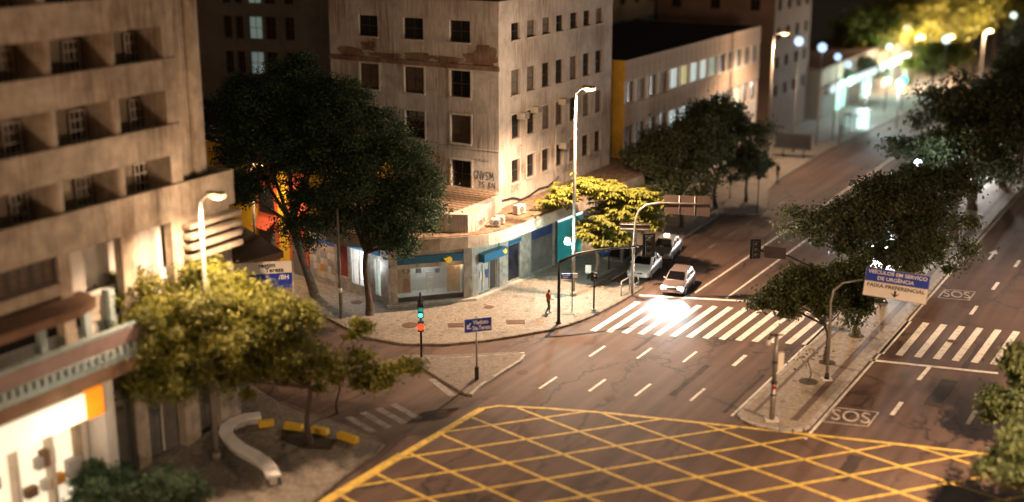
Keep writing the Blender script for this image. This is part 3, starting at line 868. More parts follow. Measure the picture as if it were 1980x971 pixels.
# curved parapet on the canopy
par = [G(x, y, CZ1) for x, y in ((690, 436), (760, 446), (820, 449), (870, 450), (905, 451), (925, 446), (945, 428))]
pz = 6.25
pp = [cl(p) for p in par] + [(-0.05, -0.25), (-0.02, 0.3), (-0.02, 13.5)]
MB().prism(pp, CZ1 + .021, pz).build('parapet', M_PLASTER, cb)
tile = MB().box(-0.28, 0.28, -0.2, 0.2, 0, 0.05).mesh('roof_tile', M_ROOFTILE)
random.seed(8)
ploc = [Vector((q[0], q[1], 0)) for q in pp]
def inside(x, y, poly):
    r = False
    for i in range(len(poly)):
        a, b = poly[i], poly[i - 1]
        if (a[1] > y) != (b[1] > y) and x < (b[0] - a[0]) * (y - a[1]) / (b[1] - a[1]) + a[0]: r = not r
    return r
for i in range(14):
    for j in range(30):
        x, y = -0.35 - i * 0.6, -0.2 + j * 0.44
        if all(inside(x + dx, y + dy, pp) for dx in (-.3, .3) for dy in (-.2, .2)):
            inst('roof_tile', tile, cb, (x, y, pz + 0.004 + random.uniform(0, .012)), (random.uniform(-.02, .02), R(2.0), random.uniform(-.03, .03)))
M_par = frame_in(CB, A_ROT, par[5], (par[6] - par[5]))
graffiti(cb, M_par, 0.05, 5.3, 'BOS', 0.35, 0.28, M_GRAFFITIB, 0.04, 40)
graffiti(cb, M_par, 0.45, 5.15, 'SNTA', 0.4, 0.3, M_GRAFFITIB, 0.04, 41)

# shop front at the bevelled corner
m_glass, nt, b = new_mat('shop_glass')
tb = nt.nodes.new('ShaderNodeBsdfTransparent'); gb = nt.nodes.new('ShaderNodeBsdfGlossy'); ms = nt.nodes.new('ShaderNodeMixShader')
gb.inputs['Roughness'].default_value = 0.03; ms.inputs[0].default_value = 0.12; tb.inputs['Color'].default_value = (0.85, 0.9, 0.88, 1)
nt.links.new(tb.outputs[0], ms.inputs[1]); nt.links.new(gb.outputs[0], ms.inputs[2]); nt.links.new(ms.outputs[0], nt.nodes['Material Output'].inputs['Surface'])
M_SHOPGLASS = m_glass
DB = (P1 - P0); LB = DB.length; DB.normalize()
MBk = frame_in(CB, A_ROT, P0, DB)
def rp(x0, x1, y0, y1): return rect_px(P0, DB, x0, x1, y0, y1)
oa = rp(768, 896, 493, 578)
wb = MB(); wall_grid(wb, 0, LB, 0.1, CZ0, [(oa[0], oa[1], 0.32, 3.62)], MBk, 0.3)
wb.box(-0.1, oa[0], -0.12, -0.003, 0.12, CZ0 - .002, MBk); wb.box(oa[1], LB + .1, -0.12, -0.003, 0.12, CZ0 - .002, MBk)
wb.build('bevel_wall', M_STONE, cb)
MB().box(-0.3, LB + 0.3, -0.5, -0.125, 0.1, 0.30, MBk).build('step', M_KERB, cb)
sg = rp(768, 896, 493, 507)
third = (oa[1] - oa[0]) / 3
for k in range(3):
    MB().box(oa[0] + k * third + 0.012, oa[0] + (k + 1) * third - 0.012, -0.16, 0.12, sg[2], sg[3], MBk).build('sign_panel', M_SIGNBLUE, cb)
MB().box(oa[0], oa[1], -0.02, 0.25, sg[2] - 0.33, sg[2] - .004, MBk).build('white_fascia_strip', M_FASCIA, cb)
MB().box(oa[0], oa[1], 0.02, 0.28, sg[3] + .004, 3.62, MBk).build('header_panel', M_CONCDARK, cb)
def drop_logo(parent, M, s, z, r):
    mb = MB(); pts = []
    for k in range(20):
        a = R(200) + R(300) * k / 19
        pts.append((r * math.cos(a), r * math.sin(a)))
    pts.append((-r * 1.75, r * 0.55))
    n = len(pts)
    f = [tuple(M @ Vector((s + p[0], -0.22, z + p[1]))) for p in pts]; bk = [tuple(M @ Vector((s + p[0], -0.165, z + p[1]))) for p in pts]
    mb.face(f); mb.face(bk[::-1])
    for i in range(n): j = (i + 1) % n; mb.face([f[i], bk[i], bk[j], f[j]])
    lo = mb.build('drop_logo', M_LOGO, parent)
    me = text_mesh('Oi', r * 0.85, bold=0.004); me.materials.clear(); me.materials.append(M_LETTER)
    t = inst('lettering', me, lo)
    t.matrix_local = M @ Matrix.Translation((s + r * 0.1, -0.226, z - r * 0.15)) @ Matrix.Rotation(R(90), 4, 'X')
lg = on_plane(867, 501, P0, DB)
drop_logo(cb, MBk, lg[0], lg[1], 0.22)
# inside the shop: back wall, floor, posters, rack
rm = MB(); z0, z1 = 0.35, sg[2] - 0.33
a0, a1, dp = oa[0], oa[1], 2.4
T = lambda x, y, z: tuple(MBk @ Vector((x, y, z)))
rm.face([T(a0, dp, z0), T(a1, dp, z0), T(a1, dp, z1), T(a0, dp, z1)]); rm.face([T(a0, .3, z0), T(a0, dp, z0), T(a0, dp, z1), T(a0, .3, z1)])
rm.face([T(a1, .3, z0), T(a1, .3, z1), T(a1, dp, z1), T(a1, dp, z0)]); rm.face([T(a0, .3, z0), T(a1, .3, z0), T(a1, dp, z0), T(a0, dp, z0)]); rm.face([T(a0, .3, z1), T(a0, dp, z1), T(a1, dp, z1), T(a1, .3, z1)])
rm.build('shop_room', M_INTERIOR, cb)
gl = rp(768, 896, 515, 572)
MB().box(a0, a1, 0.14, 0.15, gl[2], z1, MBk).build('shop_glass', M_SHOPGLASS, cb)
MB().box(a0, a1, 0.08, 0.20, 0.32, gl[2] - .004, MBk).build('shop_plinth', M_FRAMED, cb)
def flat_poly(name, pts, m, parent, M, y):
    mb = MB(); mb.face([tuple(M @ Vector((p[0], y, p[1]))) for p in pts]); return mb.build(name, m, parent)
pt = rp(769, 793, 515, 570)
poster = MB().box(pt[0], pt[1] + .1, 0.30, 0.33, pt[2], pt[3], MBk).build('tan_poster', M_POSTERTAN, cb)
# a standing figure in a red dress printed on the poster
cx = (pt[0] + pt[1]) / 2 + 0.22; zb = pt[2] + 0.06
flat_poly('printed_dress', [(cx - .30, zb), (cx + .30, zb), (cx + .22, zb + .6), (cx + .17, zb + .95), (cx + .2, zb + 1.18), (cx - .2, zb + 1.18), (cx - .17, zb + .95), (cx - .24, zb + .6)], M_REDDRESS, poster, MBk, 0.296)
flat_poly('printed_arms', [(cx - .22, zb + 1.0), (cx + .22, zb + .9), (cx + .2, zb + 1.25), (cx, zb + 1.32), (cx - .2, zb + 1.25)], M_SKIN, poster, MBk, 0.293)
flat_poly('printed_hair', [(cx + .27 * math.cos(a * .52), zb + 1.52 + .24 * math.sin(a * .52)) for a in range(12)], M_HAIR, poster, MBk, 0.294)
flat_poly('printed_face', [(cx + .1 * math.cos(a * .52), zb + 1.48 + .14 * math.sin(a * .52)) for a in range(12)], M_SKIN, poster, MBk, 0.290)
bp_ = rp(871, 896, 515, 570)
MB().box(bp_[0], bp_[1] - .02, 0.9, 0.94, bp_[2], bp_[3], MBk).build('warm_reflection_board', M_POSTERTAN, cb)  # tan board standing in for a column's warm reflection in the glass
rk = rp(829, 842, 530, 562)
rb = MB()
for x in (rk[0], rk[1] - .05): rb.box(x, x + .05, 0.6, 0.65, rk[2] - .3, rk[3], MBk)
for k in range(4): z = rk[2] + (rk[3] - rk[2]) * k / 3; rb.box(rk[0] + .05, rk[1] - .05, 0.6, 0.65, z - .05, z, MBk)
rb.build('display_rack', M_FRAMEW, cb)
for (x0, x1, y0, y1) in ((810, 821, 527, 536), (848, 857, 527, 535)):
    q = rp(x0, x1, y0, y1); MB().box(q[0], q[1], 1.0, 1.05, q[2], q[3], MBk).build('hanging_card', M_SIGNBLUE, cb)
lamp('shop_light', 'POINT', cb, MBk @ Vector((LB * .5, 1.2, z1 - .25)), 28, (0.95, 1.0, 0.98), 0.4)
lamp('shop_light', 'POINT', cb, MBk @ Vector((LB * .87, 0.6, z1 - .2)), 5, SODIUM, 0.1)  # warm lamp added for the reflection board

# avenue side of the ground floor
LR = 27.0
MR = frame_in(CB, A_ROT, P1, DR)
def rr_(x0, x1, y0, y1): return rect_px(P1, DR, x0, x1, y0, y1)
dw = rr_(924, 962, 500, 562); dw = (dw[0], dw[1], 0.25, dw[3])
dpz = rr_(982, 1005, 472, 540)
sh = rr_(1027, 1071, 440, 520); sh = (sh[0], sh[1], 0.16, 3.75)
cy = rr_(1076, 1110, 420, 492); cy = (cy[0], cy[1] + 1.2, 0.16, 3.75)
wr = MB(); wall_grid(wr, 0, LR, 0.1, CZ0, [dw, dpz, sh, cy], MR, 0.3)
wr.box(-.05, dw[0] - .02, -0.1, -0.003, 0.12, CZ0 - .002, MR); wr.box(dw[1] + .1, dpz[0] - .1, -0.1, -0.003, .12, CZ0 - .002, MR)
wr.build('avenue_shop_wall', M_STONE, cb)
MB().box(0.1, sh[0] - .1, -0.45, -0.105, 0.1, 0.2, MR).build('step', M_KERB, cb)
dd = MB(); n = 3
o = MB().box(dw[0], dw[1], 0.2, 0.24, dw[2], dw[3], MR).build('door_glass', M_INTERIOR, cb)
fr = MB(); wd = dw[1] - dw[0]
for k in range(4):
    x = dw[0] + wd * k / 3; fr.box(x - .05 if k else x, x + .05 if k < 3 else x, 0.12, 0.195, dw[2], dw[3], MR)
for z in (dw[2], dw[2] + 1.0, dw[2] + 2.0, dw[3] - .1): fr.box(dw[0] + .05, dw[1] - .05, 0.13, 0.19, z, z + .09, MR)
fr.build('door_frame', M_FRAMEW, cb)
MB().box(dw[1] - .75, dw[1] - .12, 0.10, 0.118, dw[2], dw[3] - .2, MR).build('door', M_FRAMED, cb)
for k in range(3): MB().box(dw[0] + .35 + .35 * k, dw[0] + .6 + .35 * k, .1, .11, dw[2] + .9 - .2 * (k % 2), dw[2] + 1.5, MR).build('door_sticker', M_PAPER[k], cb)
aw = MB(); y0_, y1_ = -0.62, 0.0
aw.box(dw[0] - .05, dw[1] + .35, y0_, -0.105, dw[3] + .05, dw[3] + .62, MR)
aw.build('blue_awning', M_SIGNBLUE, cb)
Mq = MR @ Matrix.Translation((0, -0.45, 0))
drop_logo(cb, Mq, dw[1] + .05, dw[3] + .36, 0.18)
MB().box(dpz[0], dpz[1], 0.1, 0.14, dpz[2], dpz[3], MR).build('dark_poster', mat('dark_poster_print', (0.03, 0.03, 0.045), 0.35, var=0.9, scale=1.5), cb)
MB().box(dpz[0] - .15, dpz[1] + .15, -.05, .05, dpz[3] + .05, dpz[3] + .32, MR).build('poster_header', M_SIGNBLUE, cb)
def shutter(rect, M, m1, m2, split):
    a, b, c, d = rect; n = int((d - c) / 0.125)
    me = {}
    for k in range(n):
        z = c + (d - c) * k / n; hh = (d - c) / n
        m_ = m2 if k / n > split else m1
        s_ = MB().box(a + .01, b - .01, 0.13, 0.16, z + .012, z + hh - .012, M).build('shutter_slat', m_, cb)
    MB().box(a, b, 0.165, 0.2, c, d, M).build('shutter_backing', M_FRAMED, cb)
shutter(sh, MR, M_SHUTTER, M_SHUTTERB, 0.66)
npan = 5
for k in range(npan):
    a = cy[0] + (cy[1] - cy[0]) * k / npan
    MB().box(a + .02, a + (cy[1] - cy[0]) / npan - .02, 0.1, 0.15, cy[2], cy[3] - .5, MR).build('turquoise_panel', M_CYAN, cb)
MB().box(cy[0] + .02, cy[1] - .02, 0.02, 0.15, cy[3] - .47, cy[3] - .02, MR).build('lit_sign_strip', M_SHOPLIGHT, cb)
MB().box(cy[0] - .16, cy[0] - .02, -0.12, -.003, .12, CZ0 - .01, MR).build('black_jamb', M_FRAMED, cb)

# side-street wing
LW = 9.0
PW = P0 + XS * LW
MW = frame_in(CB, A_ROT, PW, -XS)
def rw(x0, x1, y0, y1): return rect_px(PW, -XS, x0, x1, y0, y1)
w1 = rw(678, 708, 484, 550); w2 = rw(724, 747, 505, 572); w3 = rw(650, 672, 468, 534)
holes = [w1, w2, w3]
ww = MB(); wall_grid(ww, 0, LW, 0.1, CZ0, holes, MW, 0.3); ww.build('side_street_wall', M_STONE, cb)
for (q, m_) in ((w1, emit('lit_display_white', (.93, .96, 1.0), 1.0)), (w2, emit('lit_display_green', (.72, 1.0, .93), .85))):
    bx = MB(); T = lambda x, y, z: tuple(MW @ Vector((x, y, z)))
    bx.face([T(q[0], .9, q[2]), T(q[1], .9, q[2]), T(q[1], .9, q[3]), T(q[0], .9, q[3])])
    bk = bx.build('lit_shop_window', m_, cb)
    sd = MB()
    sd.box(q[0] - .05, q[0], .3, .9, q[2], q[3], MW); sd.box(q[1], q[1] + .05, .3, .9, q[2], q[3], MW); sd.box(q[0], q[1], .3, .9, q[2] - .05, q[2], MW)
    sd.build('display_box', M_FRAMEW, bk)
    fm = MB(); fm.box(q[0], q[0] + .06, .05, .12, q[2], q[3], MW); fm.box(q[1] - .06, q[1], .05, .12, q[2], q[3], MW); xm = (q[0] + q[1]) / 2; fm.box(xm - .05, xm + .05, .05, .12, q[2], q[3], MW)
    fm.build('frame', M_FRAMEW, bk)
    lamp('window_light', 'POINT', cb, MW @ Vector(((q[0] + q[1]) / 2, -0.5, q[3] - .3)), 18, (0.9, 0.97, 1.0), 0.3)
MB().box(w3[0], w3[1], .1, .14, w3[2], w3[3], MW).build('brown_poster', M_REDDRESS, cb)
MB().box(w3[0] - .1, LW - .9, -0.14, -.003, 3.45, 4.05, MW).build('blue_sign_band', M_SIGNBLUE, cb)
MB().box(LW - .8, LW + .05, -0.1, -.003, .12, CZ0 - .01, MW).build('corner_pillar', M_STONE, cb)
random.seed(21)                                # flyers pasted on the side wall
fw = rw(600, 648, 480, 565)
pm = [MB().box(-.17, .17, -.006, 0, 0, .46).mesh('flyer', m_) for m_ in M_PAPER]
for i in range(7):
    for j in range(6):
        if random.random() < 0.12: continue
        x = fw[0] + (i + .5) * (fw[1] - fw[0]) / 7; z = 0.55 + j * 0.5
        k = 2 if j == 5 and random.random() < .7 else random.choice([0, 0, 0, 1, 1, 3, 4, 4])
        p = MW @ Vector((x, -0.006 - 0.002 * ((i + j) % 2), z + random.uniform(-.04, .04)))
        inst('flyer', pm[k], cb, p, (0, random.uniform(-.05, .05), MW.to_euler().z), ((fw[1] - fw[0]) / 7 / .36, 1, 1))
# room behind the shop windows so that nothing is hollow
gp = [cl(P0 + (XN * -0.95)), cl(P1 - AX * -1.2 - NX * 1.5), cl(P1 + DR * LR - NX * 1.2), (LEN_R + 8, LEN_L), (0, LEN_L + 4), cl(PW + XN * -0.95)]

# air-conditioning boxes on the canopy roof
def aircon(x, y, w, d, h, rz_, label):
    g = G(x, y, CZ1 + .02)
    t = thing('air_conditioner', label, 'air conditioner', (g.x, g.y, CZ1 + .02), rz_, 'air conditioners on the canopy roof')
    MB().box(-w / 2, w / 2, -d / 2, d / 2, 0.06, h).build('casing', M_ACWHITE, t, bevel=.02)
    fan = MB().tube([(0, -d / 2 - .012, h * .52), (0, -d / 2 + .01, h * .52)], h * .36, 16).build('fan', M_BLACK, t)
    gr = MB()
    for k in range(5): gr.box(-h * .33, h * .33, -d / 2 - .03, -d / 2 - .015, h * (.26 + .13 * k), h * (.27 + .13 * k) + .012)
    gr.build('grille', M_ACWHITE, t)
    for s in (-1, 1): MB().box(s * w * .36 - .04, s * w * .36 + .04, -d / 2, d / 2, 0, 0.058).build('foot', M_BLACK, t)
aircon(1004, 414, 0.85, 0.5, 0.68, A_ROT - .2, 'white outdoor air conditioner standing by the avenue wall, with a round fan')
aircon(958, 438, 0.6, 0.55, 0.55, A_ROT - .9, 'front one of two small air conditioners on the canopy roof')
aircon(967, 433, 0.6, 0.55, 0.58, A_ROT - .9, 'rear one of two small air conditioners on the canopy roof')
for i, (x, y) in enumerate(((1000, 224), (1026, 212), (1081, 281), (1080, 196))):      # window units on the avenue face
    s0, z0 = on_plane(x, y, CB, AX)
    p = CB + AX * (s0 + .35) + NX * 0.3
    t = thing('window_air_conditioner', ['boxy air conditioner jutting from third-floor window nearest the building corner', 'boxy air conditioner jutting from third-floor window, second from the building corner', 'pale boxy air conditioner above a lowest-row avenue window, beside the downpipe', 'boxy air conditioner jutting above the downpipe on the avenue wall'][i], 'air conditioner', (p.x, p.y, z0 - .25), A_ROT, 'air conditioners in the avenue windows')
    MB().box(-.38, .38, -.3, .32, 0, .45).build('casing', M_ACWHITE, t, bevel=.02)
    g_ = MB()
    for k in range(5): g_.box(-.32, .32, -.315, -.302, .06 + k * .075, .10 + k * .075)
    g_.build('grille', M_BLACK, t)

# ------------------------------------------------------------------ the balcony building on the left
BC = Vector((-15.75, 60.6, 0))
bb = thing('balcony_building', 'tan concrete block with long curved balcony parapets and a louvred base', 'building', BC, A_ROT)
def zb_(x, y): return on_plane(x, y, BC, AX)[1]
def sb_(x, y): return on_plane(x, y, BC, AX)[0]
tops = [zb_(345, 353), zb_(345, 237), zb_(345, 109)]
pitch = (tops[2] - tops[0]) / 2
bots = [zb_(345, 170 + 127 * 1), zb_(345, 170)]
tops += [tops[2] + pitch, tops[2] + 2 * pitch]
PH = tops[1] - bots[0]                           # parapet height
XL = -17.0
fins = [sb_(240, 260), sb_(118, 280), sb_(240, 260) + (sb_(118, 280) - sb_(240, 260)) * 2, sb_(240, 260) + (sb_(118, 280) - sb_(240, 260)) * 3]
BAY = fins[0] - fins[1]
RD = 1.75
FB = MB()
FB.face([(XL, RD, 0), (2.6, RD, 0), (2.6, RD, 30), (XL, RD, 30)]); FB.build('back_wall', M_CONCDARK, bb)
for k in range(5):
    t = tops[k]
    if k == 0:
        MB().box(XL, 3.3, -0.18, 0.06, t - 1.75, t).build('podium_parapet', M_CONC, bb, bevel=.03)
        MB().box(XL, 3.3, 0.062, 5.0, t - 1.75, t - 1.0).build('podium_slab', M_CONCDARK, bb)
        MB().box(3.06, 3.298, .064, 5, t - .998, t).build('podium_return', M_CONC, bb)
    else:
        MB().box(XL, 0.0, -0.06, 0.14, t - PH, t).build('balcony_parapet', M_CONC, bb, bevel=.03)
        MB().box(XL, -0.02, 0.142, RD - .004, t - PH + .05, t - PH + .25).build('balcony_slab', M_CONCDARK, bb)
# fins and end column on every storey
def fin(x, z0, z1, w=0.5):
    mb = MB(); n = 6
    prof = [(x - w, RD - .004), (x - w, 0.25)]
    for k in range(n + 1):
        a = math.pi * (1 - k / n); prof.append((x - w / 2 + w / 2 * math.cos(a), 0.25 - 0.2 * math.sin(a)))
    prof += [(x, RD - .004)]
    mb.prism(prof, z0, z1)
    return mb.build('divider', M_CONC, bb)
for k in range(4):
    z0, z1 = (tops[k] - 1.0 if k == 0 else tops[k] - PH + .25), tops[k + 1] - PH
    for x in fins: fin(x, z0, z1)
    MB().box(-0.75, 0.0, 0.01, RD - .006, z0, z1 - .002).build('end_column', M_CONC, bb)
    for i, x in enumerate(fins[:3] + [fins[0] + BAY]):
        # the window stands on the back wall just left of the next divider
        if i == 3: continue
        a = x + 0.24 + RD * 0.98
        zw0 = z0 + 0.5; zw1 = min(z1 - .05, zw0 + 1.85)
        window(bb, Matrix.Translation((0, RD - .12, 0)), a, a + 0.95, zw0, zw1, M_FRAMEW, [M_GLASS, M_CURTAIN, M_GLASS, M_BLIND, M_GLASS][(k * 3 + i) % 5], cols=3, rows=4, depth=0.0, fw=.085, sill=False)
        MB().box(a + 1.3, a + 1.6, RD - .3, RD - .005, z0, z1).build('pier', M_CONC, bb)
# parapets' end piece and ribbed pilasters
MB().box(0.02, 0.42, 0.75, RD, tops[0] - 1, 30).build('service_strip', M_CONC, bb)
for k in range(4):
    x = 0.78 + k * 0.47
    MB().tube([(x, 0.75 + .1 * (k % 2), tops[0] - 1), (x, 0.75 + .1 * (k % 2), 30)], 0.29 if k % 2 == 0 else .2, 12).build('pilaster', M_CONC, bb)
MB().box(0.45, 2.55, 0.86, RD - .01, tops[0] - 1, 30).build('pilaster_backing', M_CONCDARK, bb)
# base: piers, pale walls, louvres
zP = tops[0] - 1.752
def bbx(name, x0, x1, y0, y1, z0, z1, m, bevel=0): return MB().box(x0, x1, y0, y1, z0, z1).build(name, m, bb, bevel=bevel)
px = [sb_(x, 500) for x in (112, 135, 237, 262, 267, 336)]
bbx('pier', px[0], px[1], 0.0, .5, 0, zP, M_CONC); bbx('pier', px[2], px[3], 0.0, .5, 0, zP, M_CONC); bbx('pier', px[5], 0.0, 0.0, .5, 0, zP, M_CONC)
bbx('pale_wall', px[0] - .5, px[2] + 1, 1.25, 1.4, 9.2, zP, M_WHITEWALL)
cw = MB()
cv = []
for k in range(9):
    t = k / 8; cv.append((px[4] + (px[5] - px[4]) * t, 0.75 - 0.55 * math.sin(math.pi * t)))
cw.prism(cv + [(px[5], 1.3), (px[4], 1.3)], 9.3, zP); cw.build('curved_wall', M_WHITEWALL, bb)
for k in range(4):
    z = zP - 0.30 - k * 0.52
    mb = MB(); mb.prism([(-0.35, .1), (-0.35, -.62), (3.0, -.62), (3.3, -.55), (3.42, -.3), (3.42, .1)], z - .2, z); mb.build('louvre', M_CONC, bb)
bbx('louvre_wall', -0.3, 1.6, 0.12, .4, 8.6, zP, M_CONCDARK); bbx('pier', 1.65, 3.15, 0.12, .5, 0, zP, M_CONC); bbx('dark_opening', .2, 1.5, .1, .118, 9.4, zP - .3, M_VOID)
# mid storey with the brown glazed windows
wx = [XL, px[0] - .02]
for k in range(6):
    a = px[0] - .05 - (k + 1) * 1.25
    window(bb, I4, a, a + 1.2, 10.55, zP - .1, M_FRAMED, M_BLIND, cols=2, rows=3, depth=0.15, fw=.09, sill=False)
bbx('mid_parapet', XL, px[0], -0.12, .3, 9.95, 10.5, M_CONC, .04)
bbx('mid_wall', XL, px[0], 0.32, .5, 9.0, zP, M_CONCDARK)
cn = MB(); cn.prism([(XL, .3), (XL, -1.7), (px[1] - 1.2, -1.7), (px[1] + .2, -1.2), (px[1] + .6, -.2), (px[1] + .6, .3)], 9.35, 9.75); cn.build('brown_canopy', M_TAN, bb)
bbx('lower_wall', XL, 3.1, 0.6, .8, 0, 9.34, M_WHITEWALL)
for k, (a, b, m_) in enumerate(((-4.6, -3.4, M_GLASS), (-3.3, -2.0, M_FASCIA), (-6.2, -5.0, M_FASCIA), (-8.6, -6.4, M_GLASS), (-11.5, -9.0, M_GLASS))):
    bbx('glazed_panel', a, b, .5, .595, 8.0, 9.2, m_)
for x in (-4.8, -6.3, -8.8, -11.7): bbx('pier', x - .2, x + .15, .2, .59, 7.5, 9.34, M_TEAL)
bal = [(XL, -1.5), (-5.0, -1.5), (-3.2, -1.2), (-2.2, -.5), (-2.0, .55)]
def strip(name, pts, z0, z1, th, m):
    inn = [(p[0] - (.0 if i < 2 else th), p[1] + th) for i, p in enumerate(pts)]
    mb = MB(); mb.prism(list(pts) + inn[::-1], z0, z1); return mb.build(name, m, bb)
strip('balcony_rail', bal, 8.02, 8.16, .25, M_TEAL); strip('balcony_wall', bal, 7.3, 8.0, .12, M_PINKTRIM)
for k in range(26):
    x = -5 - k * .42; bbx('baluster', x, x + .2, -1.58, -1.5, 6.9, 7.28, M_TEAL)
bx_ = MB(); bx_.prism(bal + [(XL, .55)][::-1], 6.6, 6.88); bx_.build('lower_canopy', M_TEAL, bb)
strip('brown_fascia', bal, 5.95, 6.58, .3, M_TAN)
bbx('shop_sign', XL, -8.2, -1.3, -1.1, 4.5, 5.7, M_WARMGLOW); bbx('orange_sign', -8.15, -7.2, -1.32, -1.1, 4.45, 5.75, M_ORANGEGLOW)
bbx('lit_shop_front', XL, -7.4, .3, .5, .3, 4.2, M_WARMGLOW)
for k in range(5): bbx('shop_mullion', -7.5 - k * 1.9, -7.3 - k * 1.9, -.2, .29, .14, 4.3, M_FRAMEW)
rs = random.Random(77)
for k in range(14):
    x = -8 - rs.random() * 7; z = .3 + rs.choice([0, 1.1, 2.2]); bbx('goods_box', x, x + rs.uniform(.4, .9), -.1 - .02 * k / 14, .25, z, z + rs.uniform(.4, .9), rs.choice(M_PAPER + [M_REDWALL, M_TAN]))
bbx('shop_pier', -7.1, -6.5, -1.2, .5, 0, 5.9, M_WHITEWALL)
for k in range(4):
    shx = (-6.3 + k * 2.2, -4.4 + k * 2.2)
    bbx('roller_door', shx[0], shx[1], .5, .58, .15, 3.4, M_SHUTTER)
lamp('shop_light', 'POINT', bb, (-9.5, -2.6, 4.6), 60, (1, .85, .6), .5)
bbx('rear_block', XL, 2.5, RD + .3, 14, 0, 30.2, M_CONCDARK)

# tan roofed annexe behind the balcony building
an = thing('annexe', 'low shop annexe with brown pointed roof slab beside the balcony building', 'building')
q = [G(x, y, 5.6) for x, y in ((425, 432), (470, 437), (548, 486), (455, 512), (400, 512))]
a0 = q[0]; an.location = (a0.x, a0.y, 0)
ql = [(p.x - a0.x, p.y - a0.y) for p in q]
MB().prism(ql, 5.2, 5.6).build('roof', M_TAN, an)
cxm, cym = sum(p[0] for p in ql) / 5, sum(p[1] for p in ql) / 5
MB().prism([(cxm + (p[0] - cxm) * .8, cym + (p[1] - cym) * .8) for p in ql], 0, 5.198).build('wall', M_CONCDARK, an)

# ------------------------------------------------------------------ yellow and red house along the side street
PY = PW + XS * 0.05
yh = thing('painted_house', 'bright yellow and red painted two-storey house on the side street', 'house', (PY + XS * 16).to_tuple(), math.atan2(-XS.y, -XS.x))
I4b = Matrix.Identity(4)
PYF = PY + XS * 16
def ry(x0, x1, y0, y1): return rect_px(PYF, -XS, x0, x1, y0, y1)
def ybox(name, r_, y0, y1, m): return MB().box(r_[0], r_[1], y0, y1, r_[2], r_[3]).build(name, m, yh)
MB().box(-14, 16, 0.02, 9, .1, 8.5).build('wall', M_YELLOWWALL, yh)
sxy = lambda x, y: on_plane(x, y, PYF, -XS)[0]
e0, e1 = sxy(502, 460), sxy(540, 470)
MB().box(e0, e1, -0.05, .018, .1, 8.5).build('red_bay', M_REDWALL, yh)
e2, e3 = sxy(508, 490), sxy(536, 495)
MB().box(e2, e3, -.09, -.052, .1, 2.9).build('roller_door', M_SHUTTER, yh)
aw = MB(); aw.face([(e2 - .1, -.055, 3.7), (e3 + .1, -.055, 3.7), (e3 + .1, -.9, 3.1), (e2 - .1, -.9, 3.1)]); aw.face([(e2 - .1, -.055, 3.66), (e2 - .1, -.9, 3.06), (e3 + .1, -.9, 3.06), (e3 + .1, -.055, 3.66)])
aw.build('red_awning', M_REDWALL, yh)
f = MB(); f.box(e2, e3, -.09, -.052, 4.1, 6.0); f.build('upper_window', M_VOID, yh)
for k in range(9): x = e2 + (e3 - e2) * (k + .5) / 9; MB().box(x - .03, x + .03, -.14, -.095, 4.1, 6.0).build('window_bar', M_BLACK, yh)
e4, e5 = sxy(563, 520), sxy(598, 530)
MB().box(e4, 16.0, -0.04, .018, .1, 8.4).build('red_pillar', M_REDWALL, yh)
MB().box(e4 + .4, 15.6, -.09, -.042, .1, 2.9).build('roller_door', M_SHUTTER, yh)
g0, g1 = sxy(452, 400), sxy(482, 410)
MB().box(g0, g1, -.06, .018, 5.0, 6.9).build('upper_window', M_TAN, yh)
for k in range(8): x = g0 + (g1 - g0) * (k + .5) / 8; MB().box(x - .04, x + .04, -.1, -.065, 5.0, 6.9).build('window_bar', M_RUST, yh)
MB().box(sxy(482, 415), e0, -.03, .018, 4.6, 8.4).build('cream_panel', M_FASCIA, yh)
MB().box(-14.2, 16.1, -.3, 9.2, 8.51, 8.8).build('roof', M_ROOFDARK, yh)

# ------------------------------------------------------------------ dark building behind the trees
def far_point(x, t): # ground point seen at column x at depth t
    u = (x - 990) / FPX
    return Vector((u * t, t / CP - CAM_H * SP / CP * 1.0, 0))
db0, db1 = Vector((-31.5, 118, 0)), Vector((-15.5, 113, 0))
DD = (db1 - db0); LD = DD.length; DD.normalize()
dk = thing('dark_building', 'dim grey-green office block with one lit window column, behind the big dark tree', 'building', db0, math.atan2(DD.y, DD.x))
cols_px = [(435, 450), (458, 472), (482, 508), (515, 535), (553, 570)]
holes, info = [], []
for ci, (a, b) in enumerate(cols_px):
    sa, sb2 = on_plane(a, 80, db0, DD)[0], on_plane(b, 80, db0, DD)[0]
    for zi in range(6):
        z0 = 8.0 + zi * 3.1
        holes.append((sa, sb2, z0, z0 + 2.0)); info.append((ci, zi))
w = MB(); wall_grid(w, -1.5, LD, 0, 27.5, holes, I4, .3); w.build('wall', M_DARKWALL, dk)
for h, (ci, zi) in zip(holes, info):
    window(dk, I4, *h, M_FRAMED, M_WINDIM if ci == 2 and zi in (1, 2, 3) else M_GLASS, cols=2, rows=2, sill=False)
w = MB(); w.face([(LD, 0, 0), (LD, 14, 0), (LD, 14, 27.5), (LD, 0, 27.5)]); w.build('side_wall', M_DARKWALL, dk)
MB().box(-1.5, LD, 0, 14, 27.51, 27.8).build('roof', M_ROOFDARK, dk)

